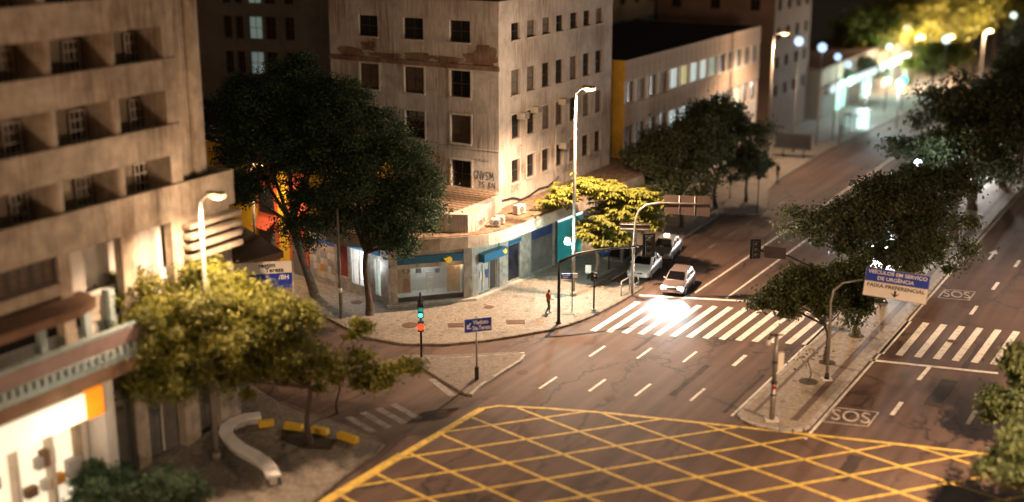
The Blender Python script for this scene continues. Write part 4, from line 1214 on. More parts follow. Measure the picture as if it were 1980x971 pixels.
# ------------------------------------------------------------------ long building with window strips down the avenue
S0 = 20.6
sbd0 = CB + AX * S0
sbd = thing('strip_window_building', 'long low office block with panelled window strips and a mustard end wall', 'building', (sbd0.x, sbd0.y, 0), A_ROT)
ST = on_plane(1207, 118, sbd0, AX)[1]
SL = 33.0
zz = [on_plane(1207, y, sbd0, AX)[1] for y in (118, 160, 204, 246, 300)]      # panel / glass / panel / glass
nb = 14; bw = SL / nb
holes = []
for k in range(nb):
    holes.append((k * bw + .18, (k + 1) * bw - .18, zz[2], zz[1])); holes.append((k * bw + .18, (k + 1) * bw - .18, zz[4] + .3, zz[3]))
    holes.append((k * bw + .18, (k + 1) * bw - .18, .4, 3.0))
w = MB(); wall_grid(w, 0, SL, 0, ST, holes, I4, .3); w.build('avenue_wall', M_FRAMEW, sbd)
pmesh = MB().box(.03, bw / 2 - .03, -.09, -.003, 0, ST - zz[1] - .06).mesh('facade_panel', M_PANELW)
for k in range(nb * 2):
    inst('facade_panel', pmesh, sbd, (k * bw / 2, 0, zz[1] + .04))
    inst('facade_panel', pmesh, sbd, (k * bw / 2, 0, zz[3] + .04), (0, 0, 0), (1, 1, (zz[2] - zz[3] - .08) / (ST - zz[1] - .06)))
rnd = random.Random(4)
for i, h in enumerate(holes):
    k, row = i // 3, i % 3
    gm = M_GLASS
    if row == 0 and 4 <= k <= 8: gm = [M_WINLIT, M_WINYEL, M_WINLIT, M_WINLIT, M_WINDIM][k - 4]
    elif row == 1: gm = rnd.choice([M_GLASS, M_WINDIM, M_GLASS, M_WINLIT, M_GLASS]) if k > 3 else M_GLASS
    elif row == 0: gm = rnd.choice([M_GLASS, M_BLIND, M_BLIND])
    window(sbd, I4, *h, M_FRAMEW if row < 2 else M_FRAMED, gm, cols=3, rows=1, sill=False, fw=.1)
w = MB(); w.face([(0, 0, 0), (0, 0, ST), (0, 14, ST), (0, 14, 0)]); w.build('mustard_end_wall', M_MUSTARD, sbd)
MB().box(.05, SL, 0.2, 14, ST - .3, ST - .05).build('roof', M_ROOFDARK, sbd)
w = MB(); w.face([(SL, 0, 0), (SL, 14, 0), (SL, 14, ST), (SL, 0, ST)]); w.build('far_end_wall', M_FARWALL, sbd)

def block(name, label, p, d, L, D, H, m, rows, cols, wz0, pitch, wh, ww_, band=None, lit=0.0, seed=1, roofm=None):
    t = thing(name, label, 'building', (p.x, p.y, 0), math.atan2(d.y, d.x))
    hs = []
    for r in range(rows):
        for c in range(cols):
            cx = L * (c + .5) / cols; hs.append((cx - ww_ / 2, cx + ww_ / 2, wz0 + r * pitch, wz0 + r * pitch + wh))
    w = MB(); wall_grid(w, 0, L, 0, H, hs, I4, .3); w.build('front_wall', m, t)
    rn = random.Random(seed)
    for h in hs: window(t, I4, *h, M_FRAMED, (rn.choice([M_WINDIM, M_WINYEL]) if rn.random() < lit else M_GLASS), cols=2, rows=1, sill=False)
    hs2 = []
    nd = max(1, int(D / 4))
    for r in range(rows):
        for c in range(nd): cx = D * (c + .5) / nd; hs2.append((cx - ww_ / 2, cx + ww_ / 2, wz0 + r * pitch, wz0 + r * pitch + wh))
    Ms = Matrix.Translation((0, D, 0)) @ Matrix.Rotation(R(-90), 4, 'Z')
    w = MB(); wall_grid(w, 0, D, 0, H, hs2, Ms, .3); w.build('side_wall', m, t)
    for h in hs2: window(t, Ms, *h, M_FRAMED, M_GLASS, cols=2, rows=1, sill=False)
    w = MB(); w.face([(L, 0, 0), (L, D, 0), (L, D, H), (L, 0, H)]); w.build('far_wall', m, t)
    MB().box(-.1, L + .1, -.1, D, H + .002, H + .4).build('roof', roofm or M_ROOFDARK, t)
    if band: MB().box(-.06, L, -.06, -.004, band[0], band[1]).build('painted_band', M_TEALBAND, t); MB().box(-.07, -.004, -.06, D, band[0] + .003, band[1] - .003).build('painted_band', M_TEALBAND, t)
    return t
block('office_block', 'beige block with teal band rising behind the black roof of the strip-window building', CB + AX * 36 - NX * 15.5, AX, 34, 16, 24, M_FARWALL, 7, 9, 2, 3.2, 1.5, 1.4, band=(11.8, 13.0))
block('brown_block', 'plain brown tower at the far end of the left-hand pavement', CB + AX * 61 - NX * 1.0, AX, 13, 14, 26, M_BROWNWALL, 7, 4, 4.5, 3.2, 1.3, 1.2)

# ================================================================== trees
def leaf_mesh(name, blobs, n, size, m, seed, clump=0.55, aspect=1.9, per=190, droop=0.25, rosette=False):
    """crown: leaf-sized folded faces in clumps spread through overlapping ellipsoids (x, y, z, rx, ry, rz)"""
    rg = np.random.default_rng(seed)
    vol = np.array([b[3] * b[4] * b[5] for b in blobs]) ** 0.7
    pick = rg.choice(len(blobs), p=vol / vol.sum(), size=max(8, n // per))
    B = np.array(blobs, float)[pick]
    d = rg.normal(size=(len(pick), 3)); d /= np.linalg.norm(d, axis=1)[:, None]
    d[:, 2] = np.where(rg.random(len(pick)) < 0.55, np.abs(d[:, 2]), d[:, 2])
    rad = np.where(rg.random(len(pick)) < .14, rg.uniform(1.0, 1.3, len(pick)), rg.uniform(0.3, 1.05, len(pick)) ** 0.55)
    cen = B[:, :3] + d * B[:, 3:6] * rad[:, None]
    out = d.copy()
    k = rg.integers(0, len(cen), n)
    off = rg.normal(size=(n, 3)) * np.array([clump, clump, clump * 0.62]) * rg.uniform(.4, 1.2, (len(cen), 1))[k]
    pos = cen[k] + off
    if rosette:
        nr = n // 7
        kc = rg.integers(0, len(cen), nr)
        base = cen[kc] + rg.normal(size=(nr, 3)) * np.array([clump, clump, clump * .55])
        ang = rg.uniform(0, 2 * math.pi, nr)
        pos = np.repeat(base, 7, 0); n = len(pos); k = np.repeat(kc, 7)
        an = np.repeat(ang, 7) + np.tile(np.arange(7) * 2 * math.pi / 7, nr) + rg.normal(size=n) * .12
        dirv = np.stack([np.cos(an), np.sin(an), -0.35 + rg.normal(size=n) * .15], 1)
        nor = np.stack([np.cos(an) * .35, np.sin(an) * .35, np.ones(n)], 1)
    else:
        nor = out[k] * 0.7 + rg.normal(size=(n, 3)) * 0.75 + np.array([0, 0, 0.45])
        dirv = rg.normal(size=(n, 3)); dirv[:, 2] -= droop
    nor /= np.linalg.norm(nor, axis=1)[:, None]
    dirv -= nor * (dirv * nor).sum(1)[:, None]
    dirv /= np.linalg.norm(dirv, axis=1)[:, None]
    side = np.cross(nor, dirv)
    L = size * rg.uniform(.65, 1.3, n)[:, None]
    W = L / aspect
    fold = nor * W * 0.28
    v = np.empty((n, 4, 3))
    v[:, 0] = pos
    v[:, 1] = pos + dirv * L * .5 + side * W * .5 + fold
    v[:, 2] = pos + dirv * L - nor * L * .12
    v[:, 3] = pos + dirv * L * .5 - side * W * .5 + fold
    me = bpy.data.meshes.new(name)
    me.vertices.add(n * 4); me.vertices.foreach_set('co', v.reshape(-1).astype(np.float32))
    me.loops.add(n * 6); me.polygons.add(n * 2)
    idx = (np.arange(n)[:, None] * 4 + np.array([0, 1, 2, 0, 2, 3])).reshape(-1)
    me.loops.foreach_set('vertex_index', idx.astype(np.int32))
    me.polygons.foreach_set('loop_start', (np.arange(n * 2) * 3).astype(np.int32))
    me.update(calc_edges=True)
    me.validate()
    me.materials.append(m)
    return me

def limb(mb, a, b, r0, r1, seed, bend=0.12):
    rg = random.Random(seed); a, b = Vector(a), Vector(b); n = 6
    L = (b - a).length
    w = Vector((rg.uniform(-1, 1), rg.uniform(-1, 1), 0)) * L * bend
    pts = [a.lerp(b, i / n) + w * math.sin(math.pi * i / n) + Vector((0, 0, L * .06 * math.sin(math.pi * i / n))) for i in range(n + 1)]
    mb.tube(pts, [r0 + (r1 - r0) * i / n for i in range(n + 1)], 8)
    return pts

def tree(name, label, base, fork, r, blobs, n, size, leafm, seed, barkm=M_BARK, group=None, lean=(0, 0), clump=.55, rosette=False, aspect=1.9, cat='tree', zbase=KZ, extra=None):
    """base: ground point; fork: height of the first fork; blobs relative to the base"""
    t = thing(name, label, cat, (base.x, base.y, zbase), 0, group)
    mb = MB(); rg = random.Random(seed)
    f = (lean[0], lean[1], fork)
    n_ = 7; pts = []
    for i in range(n_ + 1):
        q = i / n_
        pts.append((lean[0] * q ** 1.4 + .12 * math.sin(q * 5 + seed), lean[1] * q ** 1.4, fork * q))
    mb.tube([(pts[0][0], pts[0][1], -.1)] + pts, [r * 1.5] + [r * (1.25 - .5 * min(1, i / 3)) if i < 3 else r * (.75 - .08 * (i - 3) / 4) for i in range(n_ + 1)], 10)
    f = pts[-1]
    for i, b in enumerate(blobs):
        e = (b[0], b[1], b[2] + b[5] * .1)
        ps = limb(mb, f, e, r * .5, r * .13, seed * 7 + i)
        for j in range(3):
            st_ = ps[rg.randint(2, 5)]
            q = (b[0] + rg.uniform(-.7, .7) * b[3], b[1] + rg.uniform(-.7, .7) * b[4], b[2] + rg.uniform(-.2, .6) * b[5])
            limb(mb, st_, q, r * .22, r * .05, seed * 31 + i * 3 + j)
    mb.build('trunk', barkm, t)
    c = bpy.data.objects.new('crown', leaf_mesh('crown', blobs, n, size, leafm, seed, clump, aspect, rosette=rosette))
    link(c); c.parent = t
    return t

def blob_at(base, x, y, t, rx, rz, ry=None, zb=KZ):
    """crown lobe centred where the photo shows it at column x, row y, for a depth of t metres"""
    p = Vector((0, 0, CAM_H)) + ray(x, y) * t
    return (p.x - base.x, p.y - base.y, p.z - zb, rx, ry or rx, rz)

def depth(p, z=0.0): return p.y * CP + (CAM_H - z) * SP

# two big dark trees in front of the side-street wing
b1 = G(712, 612); t1 = depth(b1, 7)
tree('street_tree', 'big dark tree with forked black trunk in front of the lit shop windows', b1, 4.2, .24,
     [blob_at(b1, x, y, t1 + dt, rx, rz_) for x, y, rx, rz_, dt in ((760, 330, 2.3, 2.0, 0), (700, 260, 2.6, 2.2, 1), (790, 400, 1.7, 1.8, -.5), (700, 380, 2.0, 1.8, -1), (745, 440, 1.3, 1.3, 0), (640, 320, 2.0, 2.0, 1.5), (815, 350, 1.1, 1.4, 0), (655, 205, 2.0, 1.6, 2), (770, 470, .9, .8, -.5), (815, 430, .8, 1.1, -.2))],
     70000, .2, M_LEAF_DARK, 1, clump=.46)
b2 = G(606, 578); t2 = depth(b2, 7)
tree('street_tree', 'big dark spreading tree with leaning brown trunk beside the balcony building', b2, 5.0, .30,
     [blob_at(b2, x, y, t2 + dt, rx, rz_) for x, y, rx, rz_, dt in ((520, 220, 2.8, 2.4, 0), (580, 190, 2.6, 2.2, 1), (480, 300, 2.2, 2.4, -1), (560, 320, 2.6, 2.2, -1), (470, 380, 1.2, 1.4, -1), (620, 250, 2.2, 2.2, 0), (600, 400, 1.5, 1.3, -1.5), (590, 445, 1.3, 1.0, -1.5), (660, 420, 1.2, 1.0, -1), (470, 200, 1.5, 1.6, 0))],
     78000, .2, M_LEAF_DARK, 2, barkm=M_BARKL, lean=(-1.4, .5), clump=.5)

# golden tree lit by the lamp, near left
b3 = G(600, 862); t3 = depth(b3, 5)
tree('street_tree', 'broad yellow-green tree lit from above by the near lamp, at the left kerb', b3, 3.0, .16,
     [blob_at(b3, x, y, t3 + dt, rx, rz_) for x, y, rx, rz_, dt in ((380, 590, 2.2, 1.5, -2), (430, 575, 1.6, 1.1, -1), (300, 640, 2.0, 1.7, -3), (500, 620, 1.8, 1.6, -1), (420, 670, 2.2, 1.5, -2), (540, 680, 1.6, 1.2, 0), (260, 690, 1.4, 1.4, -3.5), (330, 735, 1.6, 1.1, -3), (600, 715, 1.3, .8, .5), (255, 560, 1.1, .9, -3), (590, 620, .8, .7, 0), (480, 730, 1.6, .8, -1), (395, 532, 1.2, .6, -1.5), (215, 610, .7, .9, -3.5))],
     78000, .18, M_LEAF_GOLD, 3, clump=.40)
b3b = G(655, 800)
tree('street_tree', 'low leafy branch-like sapling spreading over the side street, right of the golden tree', b3b, 2.0, .07,
     [blob_at(b3b, x, y, t3 + dt, rx, rz_) for x, y, rx, rz_, dt in ((690, 700, .9, .5, 2), (745, 715, .9, .35, 2), (790, 708, .5, .25, 2), (690, 640, .5, .7, 2), (655, 745, .9, .4, 1.5), (720, 735, .8, .25, 1.5))],
     6500, .22, M_LEAF_GOLD, 4, clump=.28)

# bright tree under the tall lamp
b4 = G(1152, 547); t4 = depth(b4, 5)
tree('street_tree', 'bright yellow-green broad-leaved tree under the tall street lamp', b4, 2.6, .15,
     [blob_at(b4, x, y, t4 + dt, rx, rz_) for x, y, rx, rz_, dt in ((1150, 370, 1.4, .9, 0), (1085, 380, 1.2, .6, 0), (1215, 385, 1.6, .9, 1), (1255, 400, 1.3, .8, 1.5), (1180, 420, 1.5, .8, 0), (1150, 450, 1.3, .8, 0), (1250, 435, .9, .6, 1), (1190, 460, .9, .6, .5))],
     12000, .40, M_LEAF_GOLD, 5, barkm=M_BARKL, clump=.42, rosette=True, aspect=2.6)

# trees along the left pavement further on
spec = [((1316, 442), 'dark bushy pavement tree behind the big sign panels', ((1300, 300, 2.7, 2.3, 0), (1250, 320, 2.0, 1.9, 0), (1350, 280, 2.4, 2.0, 0), (1330, 350, 2.0, 1.4, -1), (1270, 350, 1.7, 1.3, -1))),
        ((1382, 405), 'dark round pavement tree at the end of the parking bay', ((1400, 270, 2.8, 2.4, 0), (1440, 290, 2.2, 2.2, 0), (1370, 250, 2.3, 2.2, 1), (1430, 330, 1.6, 1.4, -1), (1400, 220, 1.8, 1.4, 0))),
        ((1284, 468), 'slim dark tree just behind the upper parked taxi', ((1290, 385, 1.0, 1.0, 0), (1275, 400, .9, .8, 0), (1262, 378, .9, .8, 0)))]
for i, (bp, lab, bl) in enumerate(spec):
    b = G(*bp); t = depth(b, 6)
    tree('street_tree', lab, b, 2.6 if i < 2 else 2.0, .2 if i < 2 else .1, [blob_at(b, x, y, t + dt, rx, rz_) for x, y, rx, rz_, dt in bl], 24000 if i < 2 else 4000, .28, M_LEAF_OLIVE, 20 + i, clump=.5)

# median trees
spec = [((1702, 586), 'large dark median tree directly behind the blue and white lane sign', ((1700, 430, 2.6, 1.8, 0), (1620, 440, 2.2, 1.5, 0), (1780, 450, 2.4, 1.8, 1), (1840, 470, 1.5, 1.3, 1.5), (1720, 390, 2.4, 1.3, 0), (1560, 430, 1.4, 1.0, 0), (1800, 510, 1.5, 1.1, 0), (1860, 440, 1.1, 1.2, 2), (1650, 490, 1.6, .9, -1), (1740, 500, 1.6, 1.2, -1)), 36000, 2.6, .22, M_LEAF_OLIVE, (0, 0)),
        ((1655, 653), 'small median tree with short thick trunk, right of the sign post', ((1650, 560, 1.4, .9, 0), (1610, 545, 1.2, .8, 0), (1665, 600, 1.0, .6, -.3), (1640, 530, 1.1, .7, .5)), 11000, 1.5, .17, M_LEAF_MID, (0, 0)),
        ((1599, 705), 'small spreading median tree overlapping the sign post', ((1540, 560, 1.3, .7, 0), (1500, 580, 1.2, .55, 0), (1570, 540, 1.1, .6, 0), (1590, 585, 1.1, .6, 0), (1530, 600, .9, .4, 0), (1475, 590, .6, .35, 0)), 12000, 2.3, .12, M_LEAF_MID, (-.3, 0))]
for i, (bp, lab, bl, n, fk, r, lm, ln) in enumerate(spec):
    b = G(*bp); t = depth(b, 5)
    tree('street_tree', lab, b, fk, r, [blob_at(b, x, y, t + dt, rx, rz_) for x, y, rx, rz_, dt in bl], n, .25, lm, 40 + i, lean=ln, clump=.36 if i else .5)
    tree_pit(b)
b = G(1563, 742)
tree('sapling', 'bare young sapling in a round bed on the median', b, 1.35, .035, [(0, 0, 1.55, .3, .3, .2)], 60, .2, M_LEAF_OLIVE, 50)
tree_pit(b, .55)

# row of median trees further along the avenue
FAR_BASE = [(26, 1.5), (36, 2.1), (47, 1.4), (58, 2.0), (69, 1.6), (80, 2.2), (92, 1.5), (104, 2), (116, 1.6), (134, 2), (154, 1.8)]
ordn = ['first', 'second', 'third', 'fourth', 'fifth', 'sixth', 'seventh', 'eighth', 'ninth', 'tenth', 'eleventh']
protos = []
for v in range(3):
    rg = random.Random(60 + v)
    bl = [(0, 0, 5.2, 2.4, 2.4, 1.3)] + [(rg.uniform(-2.6, 2.6), rg.uniform(-2.6, 2.6), rg.uniform(3.9, 6.0), rg.uniform(1.2, 2.0), rg.uniform(1.2, 2.0), rg.uniform(.7, 1.1)) for _ in range(7)]
    protos.append(bl)
pm_ = [leaf_mesh('crown', bl, 11000, .30, M_LEAF_OLIVE, 70 + v, .42) for v, bl in enumerate(protos)]
ptr = []
for v, bl in enumerate(protos):
    mb = MB(); mb.tube([(0, 0, -.1), (0.05, 0, .5), (-.05, .1, 1.6), (0, 0, 2.6)], [.32, .25, .2, .17], 10)
    for i, q in enumerate(bl): limb(mb, (0, 0, 2.6), q[:3], .11, .03, 80 + i)
    ptr.append(mb.mesh('trunk', M_BARK))
for k, (s, n_) in enumerate(FAR_BASE):
    p = med(s + 6, n_)
    t = thing('median_tree', 'dark median tree, %s beyond the large tree behind the lane sign' % ordn[k], 'tree', (p.x, p.y, KZ), k * 1.3, 'trees in a row along the median')
    v = k % 3
    inst('trunk', ptr[v], t); inst('crown', pm_[v], t)
    sc_ = (1.15, 1.35, 1.6, 1.5, 1.75, 1.6, 1.8, 1.7, 1.8, 1.7, 1.8)[k]; t.scale = (sc_, sc_, sc_)
# far pavement trees and the lamp-lit park at the end
for k, (x, y, lab) in enumerate(((1560, 330, 'dark pavement tree left of the bright far pavement'), (1600, 215, 'dark tree by the far shops, below the tall far lamp'), (1655, 200, 'dark tree at the far corner, above the bright pavement'))):
    p = G(x, y - 10) if k else G(1442, 392)
    t = thing('pavement_tree', lab, 'tree', (p.x, p.y, KZ), k * 2.0)
    inst('trunk', ptr[k], t); inst('crown', pm_[(k + 1) % 3], t); t.scale = ((.62, .62, .7) if k == 0 else (.9, .9, .85))
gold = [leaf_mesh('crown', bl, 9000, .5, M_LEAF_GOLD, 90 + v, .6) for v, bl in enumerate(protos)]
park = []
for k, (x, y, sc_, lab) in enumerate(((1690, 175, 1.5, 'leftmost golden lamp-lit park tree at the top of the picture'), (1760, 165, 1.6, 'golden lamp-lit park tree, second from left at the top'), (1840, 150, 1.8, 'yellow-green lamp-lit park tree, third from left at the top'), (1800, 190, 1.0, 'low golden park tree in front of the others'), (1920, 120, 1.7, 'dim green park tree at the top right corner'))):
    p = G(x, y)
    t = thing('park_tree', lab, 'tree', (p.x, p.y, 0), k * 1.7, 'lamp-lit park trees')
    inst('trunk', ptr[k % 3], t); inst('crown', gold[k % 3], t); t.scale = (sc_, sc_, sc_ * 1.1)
    park.append(p)
# near-right trees reaching into the frame
for k, (bp, lab, bl) in enumerate((((2075, 860), 'dark tree crown reaching in from the right edge, above', ((1960, 770, 1.2, 1.0, 0), (1940, 800, .8, .6, 0), (2010, 740, 1.3, 1.2, 0), (1985, 700, .9, .8, 0), (1920, 775, .5, .4, 0))),
                                   ((2100, 1000), 'dark tree crown reaching in from the right edge, lower down', ((1960, 900, 1.1, .7, 0), (1990, 860, 1.1, .7, 0), (2040, 900, 1.2, 1.0, 0), (1920, 905, .6, .4, 0), (1990, 930, .8, .5, 0))))):
    b = G(*bp); t = depth(b, 4)
    tree('street_tree', lab, b, 2.5, .14, [blob_at(b, x, y, t + dt, rx, rz_) for x, y, rx, rz_, dt in bl], 12000, .25, M_LEAF_MID, 110 + k, clump=.35, zbase=0)
# dark shrubs at the lower left
for k, (x, y, r, lab) in enumerate(((250, 1000, 1.6, 'dark shrub at the bottom left below the golden tree'), (330, 990, 1.3, 'dark shrub at the bottom left, right of the larger one'), (190, 960, 1.1, 'dark shrub close to the lit shop front'))):
    b = G(x, y)
    tree('shrub', lab, b, .4, .06, [(0, 0, 1.0, r, r, .8), (r * .6, .3, .8, r * .6, r * .6, .6), (-r * .5, -.3, .9, r * .6, r * .6, .7)], 7000, .18, M_LEAF_DARK, 120 + k, clump=.25, cat='shrub')

# ================================================================== lamps, masts and signs
def street_lamp(base, height, arm, label, power, zb=KZ, bulb=M_BULB, col=SODIUM, postm=M_POLEC, r=.13, cone=142, side=0, soft=.18, group='tall sodium street lamps', kind='SPOT', light_dz=-.35):
    t = thing('street_lamp', label, 'street lamp', (base.x, base.y, zb), 0, group)
    MB().tube([(0, 0, 0), (0, 0, height * .5), (0, 0, height)], [r, r * .8, r * .6], 12).build('post', postm, t)
    MB().tube([(0, 0, -.02), (0, 0, .35)], [r * 1.7, r * 1.5], 12).build('base_collar', postm, t)
    a = Vector(arm); 
    MB().tube([(0, 0, height - .1), Vector((0, 0, height)) + a * .4 + Vector((0, 0, .22)), Vector((0, 0, height + .28)) + a], [r * .5, r * .4, r * .35], 8).build('arm', M_STEEL, t)
    an = math.atan2(a.y, a.x)
    M = Matrix.Translation(Vector((0, 0, height + .28)) + a) @ Matrix.Rotation(an, 4, 'Z')
    hd = MB(); hd.box(-.35, .55, -.18, .18, 0.02, .17, M); h = hd.build('lamp_head', M_STEEL, t, bevel=.04)
    bl = MB(); c = M @ Vector((.15, 0, -.02)); bl.ball(c, (.40, .23, .15), 12, 8); bl.build('bulb', bulb, h)
    lp = M @ Vector((.15, 0, light_dz))
    lamp('lamp_light', kind, t, lp, power, col, .18, aim=(0, 0, -1), cone=cone, blend=.6)
    if side: lamp('lamp_sidelight', 'POINT', t, M @ Vector((.15, 0, -.5)), side, col, soft)
    return t
def lamp_to(px, py, base, z): # arm vector that brings the head to a photo pixel at height z
    g = G(px, py, z); return Vector((g.x - base.x, g.y - base.y, 0))
base = G(1108, 576)
h2 = on_plane(1119, 182, base, Vector((1, 0, 0)))[1]
street_lamp(base, h2, (.75, -.3, 0), 'tall lit street lamp on the corner pavement in front of the avenue wall', 12500, side=1000)
# near-left lamp
bl_ = Vector((-14.45, 58.2, 0))
h1 = on_plane(375, 392, bl_, Vector((1, 0, 0)))[1]
street_lamp(bl_, h1, (.75, -.2, 0), 'tall lit street lamp rising behind the golden tree at left', 3600, side=260)
bl3 = Vector((25.6, 127.5, 0)); h3 = on_plane(1479, 72, bl3, Vector((1, 0, 0)))[1]
street_lamp(bl3, h3, (.9, -.3, 0), 'tall lit street lamp far down the left pavement, above the dark trees', 3500, side=400)
# lamps of the same kind beyond the picture's edge that light the junction
street_lamp(Vector((27, 47, 0)), 13.5, (-.8, .1, 0), 'street lamp on the near right pavement, just past the right edge of the picture', 12500, side=4600)
street_lamp(Vector((2, 27.5, 0)), 10.0, (0, .8, 0), 'street lamp south of the yellow box, below the bottom edge of the picture', 11000, cone=150)
street_lamp(Vector((45, 76, 0)), 13.5, (-.8, .3, 0), 'street lamp on the right pavement further up the avenue, outside the view', 11000)
street_lamp(Vector((80, 135, 0)), 13.5, (-.8, .3, 0), 'street lamp far up the right pavement, outside the view', 9000)
street_lamp(Vector((-19, 30, 0)), 9.5, (.5, .6, 0), 'street lamp at the near-left kerb below the view', 3000, side=2200, soft=1.2)
street_lamp(Vector((-18.2, 88.5, 0)), 8.2, (.5, -.4, 0), 'side-street lamp hidden in the crown of the leaning dark tree', 1000, side=130)
# park lamps
for k, (x, y) in enumerate(((1725, 150), (1780, 150), (1855, 135))):
    p = G(x, y + 22) + Vector((1.5, -4, 0))
    street_lamp(p, 7.5, (.6, 0, 0), ['park lamp among the golden trees, leftmost', 'park lamp among the golden trees, middle', 'park lamp among the golden trees, rightmost'][k], 3800, zb=0, kind='POINT', group='park lamps')
# white globe lamps further away
def globe_lamp(px, py, t, label, power, m=M_BULBC, col=(.8, .92, 1.0), r=.28):
    p = Vector((0, 0, CAM_H)) + ray(px, py) * t
    z = max(p.z, 2.5)
    o = thing('globe_lamp', label, 'street lamp', (p.x, p.y, 0), 0, 'white globe lamps')
    MB().tube([(0, 0, 0), (0, 0, z - r)], [.09, .06], 8).build('post', M_STEEL, o)
    g = MB(); g.ball((0, 0, z), r); g.build('globe', m, o)
    if power: lamp('globe_light', 'POINT', o, (0, 0, z - r - .25), power, col, .25)
globe_lamp(1775, 315, 98, 'white globe lamp shining through the median trees', 600)
for k, (x, y, t, w) in enumerate(((1545, 80, 134, 0), (1590, 92, 138, 0), (1830, 76, 150, 0), (1740, 160, 150, 500), (1676, 165, 150, 400), (1905, 205, 125, 0), (1620, 110, 142, 0), (1640, 125, 148, 0), (1960, 30, 160, 0), (1630, 160, 140, 0), (1720, 90, 160, 0))):
    globe_lamp(x, y, t, 'white globe lamp in the distance, number %s from the left lamp post' % ordn[k] if False else ['cool white lamp right of the tall far lamp', 'second cool white lamp right of the tall far lamp', 'pale lamp in front of the golden park trees', 'greenish-white lamp above the far crossing', 'pale green lamp left of the far crossing', 'small white lamp at the right among dark trees', 'bluish lamp below the two cool white lamps', 'small bluish lamp nearer the far crossing', 'pale lamp in the top right corner', 'white lamp above the bright far pavement', 'dim lamp in front of the leftmost golden tree'][k], w, m=M_FARC if k in (0, 1, 6, 7) else M_FARW, r=.5 if k < 5 else .4)

def mast(name, label, cat, base, zb=KZ, group=None): return thing(name, label, cat, (base.x, base.y, zb), 0, group)
def signal_head(parent, loc, rz_, lights=(None, None, None), backboard=True, h=1.0, w=.32, part='signal_head', dark=M_BLACK, face=-1):
    """three-lens traffic signal facing local -y"""
    M = Matrix.Translation(Vector(loc)) @ Matrix.Rotation(rz_, 4, 'Z')
    o = MB(); o.box(-w / 2, w / 2, -.02, .2, 0, h, M)
    if backboard: o.box(-w * .85, w * .85, .202, .22, -.12, h + .12, M)
    hd = o.build(part, dark, parent)
    n = len(lights)
    for i, lm in enumerate(lights):
        z = h * (n - .5 - i) / n
        q = MB(); q.tube([M @ Vector((0, -.03, z)), M @ Vector((0, -.021, z))], h / n * .34, 12); q.build('lens', lm or M_FRAMED, hd)
        v = MB()
        for k in range(7):
            a0, a1 = math.pi * k / 7, math.pi * (k + 1) / 7; rr2 = h / n * .4
            v.face([M @ Vector((rr2 * math.cos(a0), -.022, z + rr2 * math.sin(a0))), M @ Vector((rr2 * math.cos(a1), -.022, z + rr2 * math.sin(a1))), M @ Vector((rr2 * math.cos(a1), -.2, z + rr2 * math.sin(a1))), M @ Vector((rr2 * math.cos(a0), -.2, z + rr2 * math.sin(a0)))])
        v.build('visor', dark, hd)
    return hd
def height_at(base, px, py): return on_plane(px, py, base, Vector((1, 0, 0)))[1]

# mast arm at the corner kerb
b = G(1080, 629); H1 = height_at(b, 1083, 507)
t = mast('signal_mast', 'black traffic signal mast with a long arm at the corner kerb', 'traffic signal', b)
arm_end = Vector((0, 0, CAM_H)) + ray(1256, 474) * (depth(b, H1) + 2.2)
ae = Vector((arm_end.x - b.x, arm_end.y - b.y, arm_end.z - KZ)); mid = Vector((ae.x * .42, ae.y * .42, ae.z + .05))
MB().tube([(0, 0, 0), (0, 0, H1 - KZ)], [.11, .09], 12).build('post', M_BLACK, t)
MB().tube([(0, 0, -.01), (0, 0, .12)], [.2, .17], 12).build('base_collar', M_BLACK, t)
MB().tube([(0, 0, H1 - KZ), (ae.x * .2, ae.y * .2, H1 - KZ + (ae.z - H1 + KZ) * .5 + .2), mid, ae], [.09, .08, .07, .06], 10).build('arm', M_BLACK, t)
signal_head(t, (ae.x, ae.y, ae.z - .75), R(10), h=1.35, w=.5)
# pedestrian signal post
b = G(1148, 603); hp = height_at(b, 1150, 545)
t = mast('pedestrian_signal', 'short black pedestrian signal post near the crossing', 'traffic signal', b)
MB().tube([(0, 0, 0), (0, 0, hp)], .06, 10).build('post', M_BLACK, t); MB().tube([(0, 0, -.01), (0, 0, .1)], [.22, .2], 10).build('base_collar', M_KERB, t)
signal_head(t, (0, 0, hp - .05), R(70), lights=(None, None), h=.6, w=.3, backboard=False)
# the island's signal with green and red lamps lit
b = G(815, 694); ht = height_at(b, 815, 570)
t = mast('signal_post', 'traffic signal post on the island showing green above red', 'traffic signal', b)
MB().tube([(0, 0, 0), (0, 0, ht)], .07, 10).build('post', M_BLACK, t)
zg, zr = height_at(b, 815, 605) - KZ, height_at(b, 815, 632) - KZ
zgt = height_at(b, 815, 584) - KZ
signal_head(t, (0, -.09, zg - .28), 0, lights=(None, None, M_GREENLIGHT), h=1.1, w=.34, backboard=False)
signal_head(t, (0, -.09, zr - .28), 0, lights=(M_REDLIGHT,), h=.62, w=.36, backboard=False)
lamp('green_glow', 'POINT', t, (0, -.5, zg - .1), 14, (.05, 1, .8), .1)
lamp('red_glow', 'POINT', t, (0, -.5, zr - .1), 6, (1, .1, .03), .1)
